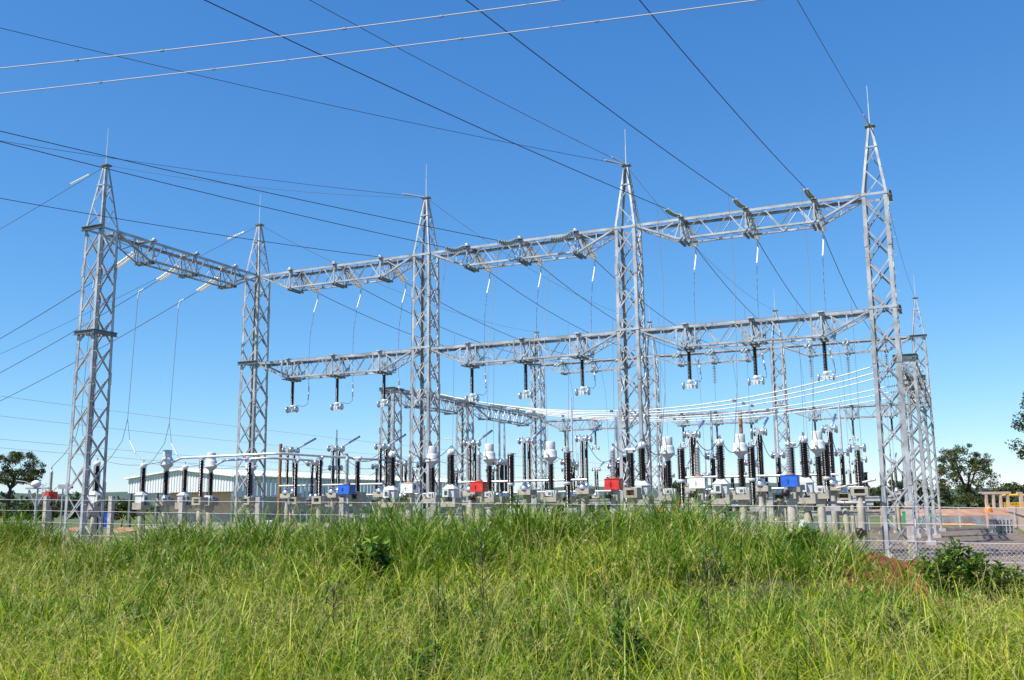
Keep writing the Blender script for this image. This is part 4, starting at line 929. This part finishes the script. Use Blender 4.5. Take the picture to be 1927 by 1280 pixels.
# ================================================================= TREES
def leaves_np(centers, radii, per, size, rng, flat=0.75, jitter=1.0):
    n = len(centers)*per
    c = np.repeat(np.asarray(centers), per, 0); rd = np.repeat(np.asarray(radii), per)
    d = rng.normal(size=(n, 3)); d /= np.linalg.norm(d, axis=1, keepdims=True); rr = rng.random(n)**0.45
    p = c + d*(rd*rr)[:, None]*np.array([1, 1, flat])
    a = rng.normal(size=(n, 3)); a /= np.linalg.norm(a, axis=1, keepdims=True); b = np.cross(a, rng.normal(size=(n, 3))); b /= np.linalg.norm(b, axis=1, keepdims=True)
    sz = size*(0.6+0.8*rng.random(n))[:, None]
    v = np.stack([p-a*sz*.5, p+b*sz*.28, p+a*sz*.5, p-b*sz*.28], 1).reshape(-1, 3)
    tint = np.repeat(np.clip(np.repeat(rng.random(len(centers)), per)*0.55+rng.random(n)*0.5, 0, 1), 4)
    return v, np.arange(n*4), tint
def tree(label, loc, h, rx, trunk_h, seed, per=70, leaf=0.32, ncl=110, flat_top=True, group=None, lean=0.0, rcl=0.75, m='treeleaf', name='tree', base=0.28):
    rng = np.random.default_rng(seed); rr = random.Random(seed)
    root = thing(name, label, 'tree', loc, 0, group)
    mb = MB(); tips = []
    top = Vector((lean, 0, trunk_h)); rt = h*0.028
    mb.tube([(0, 0, -0.1), (lean*.3, .05, trunk_h*.5), top], rt, 8, r2=rt*.75)
    nb = 6
    for k in range(nb):
        a = 2*math.pi*k/nb + rr.uniform(-.4, .4); e = Vector((math.cos(a)*rx*rr.uniform(.35, .6), math.sin(a)*rx*rr.uniform(.35, .6), trunk_h+(h-trunk_h)*rr.uniform(.3, .62)))+Vector((lean, 0, 0))
        md = top.lerp(e, .5)+Vector((0, 0, .1*h*rr.uniform(-.3, .6))); mb.tube([top, md, e], rt*.55, 6, r2=rt*.25)
        for j in range(4):
            a2 = a+rr.uniform(-1.0, 1.0); f = Vector((math.cos(a2)*rx*rr.uniform(.6, .95)+lean, math.sin(a2)*rx*rr.uniform(.6, .95), trunk_h+(h-trunk_h)*rr.uniform(.35, .85)))
            st_ = md.lerp(e, rr.random()); mb.tube([st_, st_.lerp(f, .5)+Vector((0, 0, .3)), f], rt*.22, 5, r2=rt*.08); tips.append(f)
    build('trunk', mb, 'bark', root)
    cs, rs = [], []
    while len(cs) < ncl:
        x, y, z = rr.uniform(-1, 1), rr.uniform(-1, 1), rr.uniform(-.55, 1)
        q = x*x+y*y+z*z*(1 if z > 0 else 2.2)
        if q > 1 or q < 0.25 + 0.3*rr.random(): continue
        zz = trunk_h+(h-trunk_h)*(base+(1-base)*max(z, -.35)*.93)
        cs.append((x*rx*1.0+lean, y*rx, zz)); rs.append(rcl*rr.uniform(.6, 1.25))
    for f in tips: cs.append(tuple(f)); rs.append(rcl*.9)
    v, f, t = leaves_np(cs, rs, per, leaf, rng)
    o = np_mesh('crown', v, f, 4, t, m); o.parent = root; return root
tree('flat crowned dark tree at the left edge of the field', at_px(22, 150), 11.4, 4.7, 5.4, 5, per=95, leaf=0.27, ncl=85, lean=.4, rcl=.75, base=.40)
tree('broad round crowned tree by the pond right of the right end tower', at_px(1806, 168), 12.2, 4.8, 3.4, 9, per=90, leaf=0.28, ncl=125, rcl=.85, base=.14)
tree('leafy tree reaching in from the right edge, high in the picture', Vector((40.8, 71, 0)), 11.2, 3.7, 4.6, 14, per=120, leaf=0.19, ncl=90, rcl=.62)
tree('small bush like tree left of the warehouse', at_px(238, 125), 3.4, 1.8, 1.0, 21, per=50, leaf=0.3, ncl=30, rcl=.6)
tree('dark bushy tree behind the floodlight at far left', at_px(80, 140), 3.3, 2.4, 1.0, 23, per=50, leaf=0.35, ncl=40, rcl=.7)
tree('dark tree behind the right white box', at_px(1262, 170), 6.0, 2.6, 1.6, 25, per=50, leaf=0.4, ncl=40, rcl=.8)
tree('slender bare looking tree behind the red box at far left', at_px(108, 90), 5.0, 1.3, 1.8, 29, per=6, leaf=0.12, ncl=20, rcl=.4)
tree('mid green tree left of the broad crowned tree by the pond', at_px(1700, 190), 6.6, 4.0, 1.6, 31, per=50, leaf=0.45, ncl=50, rcl=.9)
tree('dark green tree right of the broad crowned tree', at_px(1895, 260), 7.0, 5.0, 1.5, 33, per=50, leaf=0.5, ncl=60, rcl=1.1)
tree('low shrubby tree at the edge of the field behind the right end tower', at_px(1655, 175), 5.0, 3.4, 1.0, 35, per=50, leaf=0.4, ncl=40, rcl=.8)
# far wood: one mass along the horizon
rng = np.random.default_rng(77); cs, rs = [], []
for k in range(900):
    az_ = rng.uniform(-0.72, 0.74); d = rng.uniform(330, 620) if k % 3 else rng.uniform(230, 330)
    hump = 1+0.35*math.sin(az_*23)+0.2*math.sin(az_*61+1)
    side = 0.75 if az_ < -0.1 else 1.0
    hh = rng.uniform(3.2, 6.8)*hump*side*(1.15 if d > 330 else 0.42)*(0.6 if -0.12 < az_ < 0.3 else 1)
    for z in np.arange(1, hh, 2.6): cs.append((math.sin(az_)*d, math.cos(az_)*d, z)); rs.append(rng.uniform(1.8, 3.4)*(1.0 if d > 330 else .6))
v, f, t = leaves_np(cs, rs, 34, 1.9, rng, .8)
tag(np_mesh('far_wood', v, f, 4, t, 'farleaf'), 'far dark line of woodland along the horizon', 'woodland', kind='stuff')
g = MB(); N_ = 60
for k in range(N_):
    a0, a1 = -0.8+1.6*k/N_, -0.8+1.6*(k+1)/N_; d0 = 1500
    z0, z1 = 20+8*math.sin(a0*9)+4*math.sin(a0*31), 20+8*math.sin(a1*9)+4*math.sin(a1*31)
    A0, A1 = Vector((math.sin(a0)*d0, math.cos(a0)*d0, 0)), Vector((math.sin(a1)*d0, math.cos(a1)*d0, 0))
    g.add([A0*.93-Vector((0,0,1)), A1*.93-Vector((0,0,1)), A1+Vector((0, 0, z1)), A0+Vector((0, 0, z0)), A1*1.1, A0*1.1], [(0,1,2,3), (3,2,4,5)], True)
M['hill'] = mat('distant_wooded_hill', (0.045, 0.075, 0.06), 0.95, col2=(0.07, 0.105, 0.075), nscale=0.02, detail=8)
struct('hills', g, 'hill')

# ================================================================= GRASS
def bez_blades(px, py, pz, h, w_, lean, leandir, facing, tint, segs=4, droop=None, tip=0.0):
    """arching blades as strips; returns verts, quads(flat), tint"""
    n = len(px); k = np.linspace(0, 1, segs+1)
    dx, dy = np.cos(leandir), np.sin(leandir)
    out = np.zeros((n, segs+1, 2, 3), np.float32)
    sx, sy = np.cos(facing), np.sin(facing)
    for j, f in enumerate(k):
        bend = lean*f**1.8
        zz = h*(f - 0.5*np.clip(lean/h, 0, 1.2)**2*f**2*0.55)
        if droop is not None: zz = zz - droop*np.clip(f-.55, 0, 1)**2*2.2
        ww = w_*(0.75+0.6*f)*(1-f**2.5*(1-tip))*0.5
        cx, cy = px+dx*bend, py+dy*bend
        out[:, j, 0] = np.stack([cx-sx*ww, cy-sy*ww, pz+zz], -1); out[:, j, 1] = np.stack([cx+sx*ww, cy+sy*ww, pz+zz], -1)
    base = (np.arange(n)*(segs+1)*2)[:, None]
    q = []
    for j in range(segs): q.append(np.stack([base[:, 0]+2*j, base[:, 0]+2*j+1, base[:, 0]+2*j+3, base[:, 0]+2*j+2], -1))
    quads = np.stack(q, 1).reshape(-1)
    t = np.repeat(tint, (segs+1)*2)
    return out.reshape(-1, 3), quads, t
def scatter(n, dmin, dmax, rng, power=1.0, half=0.72):
    # points in a wide sector in front of the viewpoint, density falling with distance
    d = (dmin**(power) + rng.random(n)*(dmax**power-dmin**power))**(1/power)
    a = rng.uniform(-half, half, n)
    return np.sin(a)*d, np.cos(a)*d, d
def vnoise(x, y, sc_, seed):
    r_ = np.random.default_rng(seed); g_ = r_.random((64, 64)); u, v_ = x/sc_, y/sc_
    iu, iv = np.floor(u).astype(int), np.floor(v_).astype(int); fu, fv = u-iu, v_-iv; fu = fu*fu*(3-2*fu); fv = fv*fv*(3-2*fv)
    G = lambda a, b: g_[a % 64, b % 64]
    return (G(iu, iv)*(1-fu)+G(iu+1, iv)*fu)*(1-fv)+(G(iu, iv+1)*(1-fu)+G(iu+1, iv+1)*fu)*fv
def bare(s, t):  # soil showing near the fence at the right, little grass on the yard side
    return ((s > 33.1+0.4*np.sin(t*3.1)) & (t > -24.2+0.7*np.sin(s*3)) & (s < 60)) | (t > -20.6) | ((s > 33.4) & (s < 35.3) & (t > -26.8) & (np.sin(s*37.1+t*23.7) > -0.75)) | ((s > 11.8) & (s < 14.4) & (t > -24.6) & (np.sin(s*7.3)*np.sin(t*5.1+1) > -0.1))
rng = np.random.default_rng(5)
def tall_patch(s, t): # lush clumps: close to the crest in the middle, on the left, and right of the middle
    c = np.interp(s, [0, 6, 8, 10, 11.5, 12.5, 14, 16.5, 18, 20, 28, 30.5, 31.8, 32.6], [.5, .5, .75, 1.0, .85, .3, .22, .3, .75, 1, 1, .9, .7, .4])
    return np.clip(c*np.exp(-(np.minimum(t+24.5, 0)/3.6)**2), 0, 1)
V_, Q_, T_ = [], [], []
def push(v, q, t):
    off = sum(len(a) for a in V_); V_.append(v); Q_.append(q+off); T_.append(t)
# 1) meadow grass: tufts of arching blades
cx, cy, cd = scatter(9800, 2.3, 34, rng, 1.25)
s, t = (cx-O2.x)*U.x+(cy-O2.y)*U.y, (cx-O2.x)*V.x+(cy-O2.y)*V.y
keep = ~bare(s, t); keep &= ~((s > 32.0) & (t > -26.0) & (rng.random(len(cx)) < .2)); keep &= ~((s < 19) & (s > 9) & (t > -24.5) & (rng.random(len(cx)) < .6))
cx, cy, cd, s, t = (a_[keep] for a_ in (cx, cy, cd, s, t)); N = len(cx)
nz = vnoise(cx+50, cy+50, 1.9, 1); nz3 = vnoise(cx+9, cy+33, 4.5, 3)
th = (0.16+0.42*nz+0.58*rng.random(N)**1.4)*(1-0.4*smooth01((t+26)/4)*((s < 18) & (s > 12)))*(1-.4*((s > 30.5) & (t > -29)))*(1-.2*((s > 32.4) & (s < 36) & (t > -28)))
tt_ = np.clip(-0.06+0.62*nz3+0.30*(vnoise(cx+31, cy+7, 1.1, 21)-.4)+0.42*rng.random(N)-0.06*(cd > 16), 0, 1)
nb_ = 18; idx_ = np.repeat(np.arange(N), nb_); n = len(idx_)
an = rng.uniform(0, 2*np.pi, n); ro = 0.09*np.sqrt(rng.random(n))*(1+.05*cd[idx_])
x = cx[idx_]+np.cos(an)*ro; y = cy[idx_]+np.sin(an)*ro; d = cd[idx_]; z = terrain(x, y)
h = th[idx_]*(0.45+0.75*rng.random(n)); ld = an+rng.normal(0, 1.0, n); ln = h*(0.2+1.3*rng.random(n))
tint = np.clip(tt_[idx_]+rng.normal(0, .16, n)+0.45*(rng.random(n) > .94), 0, 1)
push(*bez_blades(x, y, z-0.03, h, (0.0065+0.0085*rng.random(n)**1.5)*np.clip(d/8, 0.9, 2.0), ln, ld, ld+np.pi/2+rng.normal(0, .7, n), tint, 6, droop=h*1.1*rng.random(n)**1.3))
# long lodged blades lying over the tufts
x, y, d = scatter(34000, 2.3, 34, rng, 1.2)
s, t = (x-O2.x)*U.x+(y-O2.y)*U.y, (x-O2.x)*V.x+(y-O2.y)*V.y
keep = ~bare(s, t) & (rng.random(len(x)) < 0.15+0.85*vnoise(x+14, y+52, 1.5, 22)); x, y, d, s, t = (a_[keep] for a_ in (x, y, d, s, t)); n = len(x); z = terrain(x, y)
h = 0.30+0.40*vnoise(x+50, y+50, 1.9, 1)+0.22*rng.random(n); ld = rng.normal(0.4, 1.3, n)+np.pi*(rng.random(n) > .6)
push(*bez_blades(x, y, z, h, (0.005+0.005*rng.random(n))*np.clip(d/8, .9, 2.0), h*(0.9+0.9*rng.random(n)), ld, ld+np.pi/2+rng.normal(0, .4, n), np.clip(0.25+0.5*rng.random(n)+.25*(rng.random(n) > .8), 0, 1), 6, droop=h*(.3+.7*rng.random(n))))
# thin upright blades between the tufts
x, y, d = scatter(30000, 2.3, 34, rng, 1.15)
s, t = (x-O2.x)*U.x+(y-O2.y)*U.y, (x-O2.x)*V.x+(y-O2.y)*V.y
keep = ~bare(s, t) & (rng.random(len(x)) < 0.25+0.75*vnoise(x+80, y+20, 1.2, 2)); x, y, d, s, t = (a_[keep] for a_ in (x, y, d, s, t))
n = len(x); z = terrain(x, y); h = (0.30+0.5*vnoise(x+50, y+50, 1.9, 1)*rng.random(n))*(0.6+.5*rng.random(n))*(1-.4*((s > 30.5) & (t > -29)))*(1-.2*((s > 32.4) & (s < 36) & (t > -28)))
push(*bez_blades(x, y, z-0.03, h, (0.003+0.003*rng.random(n))*np.clip(d/8, 0.9, 2.2), h*(0.1+0.8*rng.random(n)), rng.uniform(0, 2*np.pi, n), rng.uniform(0, np.pi, n),
     np.clip(0.2+0.45*vnoise(x+9, y+33, 4.5, 3)+rng.normal(0, .18, n), 0, 1), 4))
o = np_mesh('meadow_grass', np.concatenate(V_), np.concatenate(Q_), 4, np.concatenate(T_), 'grass')
tag(o, 'sunlit yellow green meadow grass filling the foreground', 'grass', kind='stuff')
# 2) broad tall blades in clumps
V_, Q_, T_ = [], [], []
x, y, d = scatter(420000, 5.5, 34, rng, 1.6)
s, t = (x-O2.x)*U.x+(y-O2.y)*U.y, (x-O2.x)*V.x+(y-O2.y)*V.y
cl_ = vnoise(x+13, y+70, 1.1, 6); tp = tall_patch(s, t)
prob = 0.30*tp*(0.1+1.5*np.clip(cl_-.2, 0, 1)) + 0.22*(cl_ > .52)*(vnoise(x+3, y+41, 2.6, 12) > .38)
keep = (rng.random(len(x)) < prob) & ~bare(s, t)
x, y, d, s, t, tp, cl_ = (a[keep] for a in (x, y, d, s, t, tp, cl_)); n = len(x); z = terrain(x, y)
h = (0.44+0.95*tp*np.clip(-.15+1.75*cl_, .1, 1.4))*(0.6+0.6*rng.random(n))
push(*bez_blades(x, y, z-.03, h, (0.010+0.012*rng.random(n))*np.clip(d/12, .75, 1.6), h*(0.25+0.75*rng.random(n)), rng.uniform(0, 2*np.pi, n), rng.uniform(0, np.pi, n),
     np.clip(0.15+0.5*rng.random(n)+.25*(rng.random(n) > .85), 0, 1), 5, droop=h*0.75*rng.random(n)))
o = np_mesh('tall_grass', np.concatenate(V_), np.concatenate(Q_), 4, np.concatenate(T_), 'reed')
tag(o, 'clumps of tall dark green broad bladed grass along the fence', 'grass', kind='stuff')
# 3) seed stalks with fine drooping panicles
V_, Q_, T_ = [], [], []
x, y, d = scatter(20000, 2.6, 32, rng, 1.35)
s, t = (x-O2.x)*U.x+(y-O2.y)*U.y, (x-O2.x)*V.x+(y-O2.y)*V.y
keep = ~bare(s, t) & (rng.random(len(x)) < 0.35+0.65*vnoise(x+5, y+3, 2.3, 8)); x, y, d, s, t = (a[keep] for a in (x, y, d, s, t)); n = len(x); z = terrain(x, y); tp = tall_patch(s, t)
h = (0.50+0.32*rng.random(n))*(1+1.35*tp*rng.random(n)**2.2); ld = rng.uniform(0, 2*np.pi, n); ln = h*(0.1+0.5*rng.random(n)); tn = rng.random(n)
wst = 0.0019*np.clip(d/6, .9, 2.4); fc = rng.uniform(0, np.pi, n)
push(*bez_blades(x, y, z, h, wst, ln, ld, fc, tn, 4, tip=.8))
tx, ty, tz = x+np.cos(ld)*ln, y+np.sin(ld)*ln, z+h*(1-0.275*np.clip(ln/h, 0, 1.2)**2)
for k in range(6):
    a = rng.uniform(0, 2*np.pi, n); L = 0.05+0.08*rng.random(n); bk = rng.random(n)*0.22
    bx_, by_, bz_ = tx-np.cos(ld)*ln*bk*1.6, ty-np.sin(ld)*ln*bk*1.6, tz-h*bk*.75
    push(*bez_blades(bx_, by_, bz_, L*.75, wst*1.25, L, a, fc+.7, np.clip(tn+.2*rng.random(n), 0, 1), 2, droop=L*.5, tip=.7))
o = np_mesh('seed_stalks', np.concatenate(V_), np.concatenate(Q_), 4, np.concatenate(T_), 'seed')
tag(o, 'fine straw coloured seed stalks standing through the meadow grass', 'grass', kind='stuff')

# ================================================================= SHRUBS AND WEEDS
def shrub(label, s_, t_, h, r_, seed, nst=16, leaf=0.11, cat='shrub', name='shrub', per=26, m='bushleaf'):
    rng = np.random.default_rng(seed); p = P(s_, t_); z0 = float(terrain(p.x, p.y)); root = thing(name, label, cat, (p.x, p.y, z0), 0, 'shrubs and weeds in the grass')
    mb = MB(); vs, ts = [], []
    for k in range(nst):
        a = rng.uniform(0, 2*math.pi); rr = r_*math.sqrt(rng.random()); hh = h*(1-.45*(rr/r_)**2)*rng.uniform(.75, 1.08)
        e = Vector((math.cos(a)*rr, math.sin(a)*rr, hh)); b = Vector((math.cos(a)*rr*.25, math.sin(a)*rr*.25, 0)); c = b.lerp(e, .5)+Vector((math.cos(a)*.05, math.sin(a)*.05, .06))
        mb.tube([b, c, e], 0.012, 5, r2=.005)
        for j in range(per):
            f = 0.25+.75*j/per; q = b.lerp(c, f*2) if f < .5 else c.lerp(e, f*2-1)
            a2 = j*2.4+rng.uniform(-.5, .5); up = rng.uniform(.1, .9); dr = Vector((math.cos(a2), math.sin(a2), up)).normalized(); sd = dr.cross(Vector((0, 0, 1))).normalized(); L = leaf*rng.uniform(.7, 1.25)*(1.15-.4*f)
            nr = sd.cross(dr)*L*.12
            vs += [q, q+dr*L*.5+sd*L*.24+nr, q+dr*L, q+dr*L*.5-sd*L*.24+nr]; ts += [rng.random()*.75+.25*(f > .85)]*4
    build('stems', mb, 'bark', root)
    o = np_mesh('foliage', np.array([tuple(v) for v in vs]), np.arange(len(vs)), 4, np.array(ts), m); o.parent = root; return root
shrub('large glossy leaved shrub by the red soil below the fence at right', 35.0, -25.2, 1.0, 0.7, 3, 46, .17)
shrub('smaller glossy shrub at the right edge of the picture', 35.75, -24.7, 0.85, 0.42, 4, 30, .16)
shrub('dark upright weed left of the red soil, before the concrete columns', 32.5, -23.4, 0.8, 0.35, 6, 14, .18)
shrub('dark broad leaved weed in the grass left of the middle', 26.0, -27.8, 0.95, 0.40, 8, 12, .24)
shrub('low dark weed in the foreground right of the middle', 32.4, -33.6, 0.70, 0.16, 12, 6, .17)
for n_, (s_, t_, h_, r_, se) in enumerate(((29.3, -31.4, .62, .3, 31), (31.3, -30.8, .7, .3, 32), (22.0, -27.2, .7, .35, 33), (31.6, -27.0, .8, .35, 34), (31.0, -34.6, .55, .22, 36), (19.5, -27.0, .75, .4, 37), (34.6, -31.5, .62, .3, 38))):
    shrub(('small leafy weed left of the tall dry stalk', 'leafy weed in the grass right of the dry stalk', 'leafy weed in the grass below the corner tower', 'leafy weed below the right white box', 'low leafy weed at the bottom middle', 'leafy weed in the grass at far left', 'leafy weed in the grass at lower right')[n_], s_, t_, h_, r_, se, 9, .12, 'weed', 'leafy_weed', 14)
def dry_weed(label, s_, t_, h, seed):
    rng = np.random.default_rng(seed); p = P(s_, t_); z0 = float(terrain(p.x, p.y)); root = thing('dry_weed', label, 'weed', (p.x, p.y, z0), 0, 'shrubs and weeds in the grass')
    mb = MB().tube([(0, 0, 0), (.02, 0, h*.5), (.0, .02, h)], 0.007, 5, r2=.003); tw = MB()
    for k in range(26):
        z_ = h*rng.uniform(.35, 1); a = rng.uniform(0, 6.28); L = rng.uniform(.06, .2)*(1.2-z_/h*.6); e = Vector((math.cos(a)*L, math.sin(a)*L, z_+L*.7)); tw.tube([(0.01, 0, z_), e], 0.0028, 4)
        tw.tube([e*.98, e+Vector((rng.uniform(-.04, .04), rng.uniform(-.04, .04), .05))], 0.0035, 4)
    build('stem', mb, 'bark', root); build('twigs', tw, 'bark', root); return root
dry_weed('tall dry brown weed stalk in the foreground middle', 30.45, -32.5, 1.30, 3)
dry_weed('shorter dry weed stalk left of the middle foreground', 29.6, -34.0, .85, 5)
dry_weed('thin dry weed stalk in the right foreground', 32.9, -32.6, 1.15, 7)
print('faces', sum(len(o.data.polygons) for o in C.objects if o.type == 'MESH'), 'objects', len(C.objects))
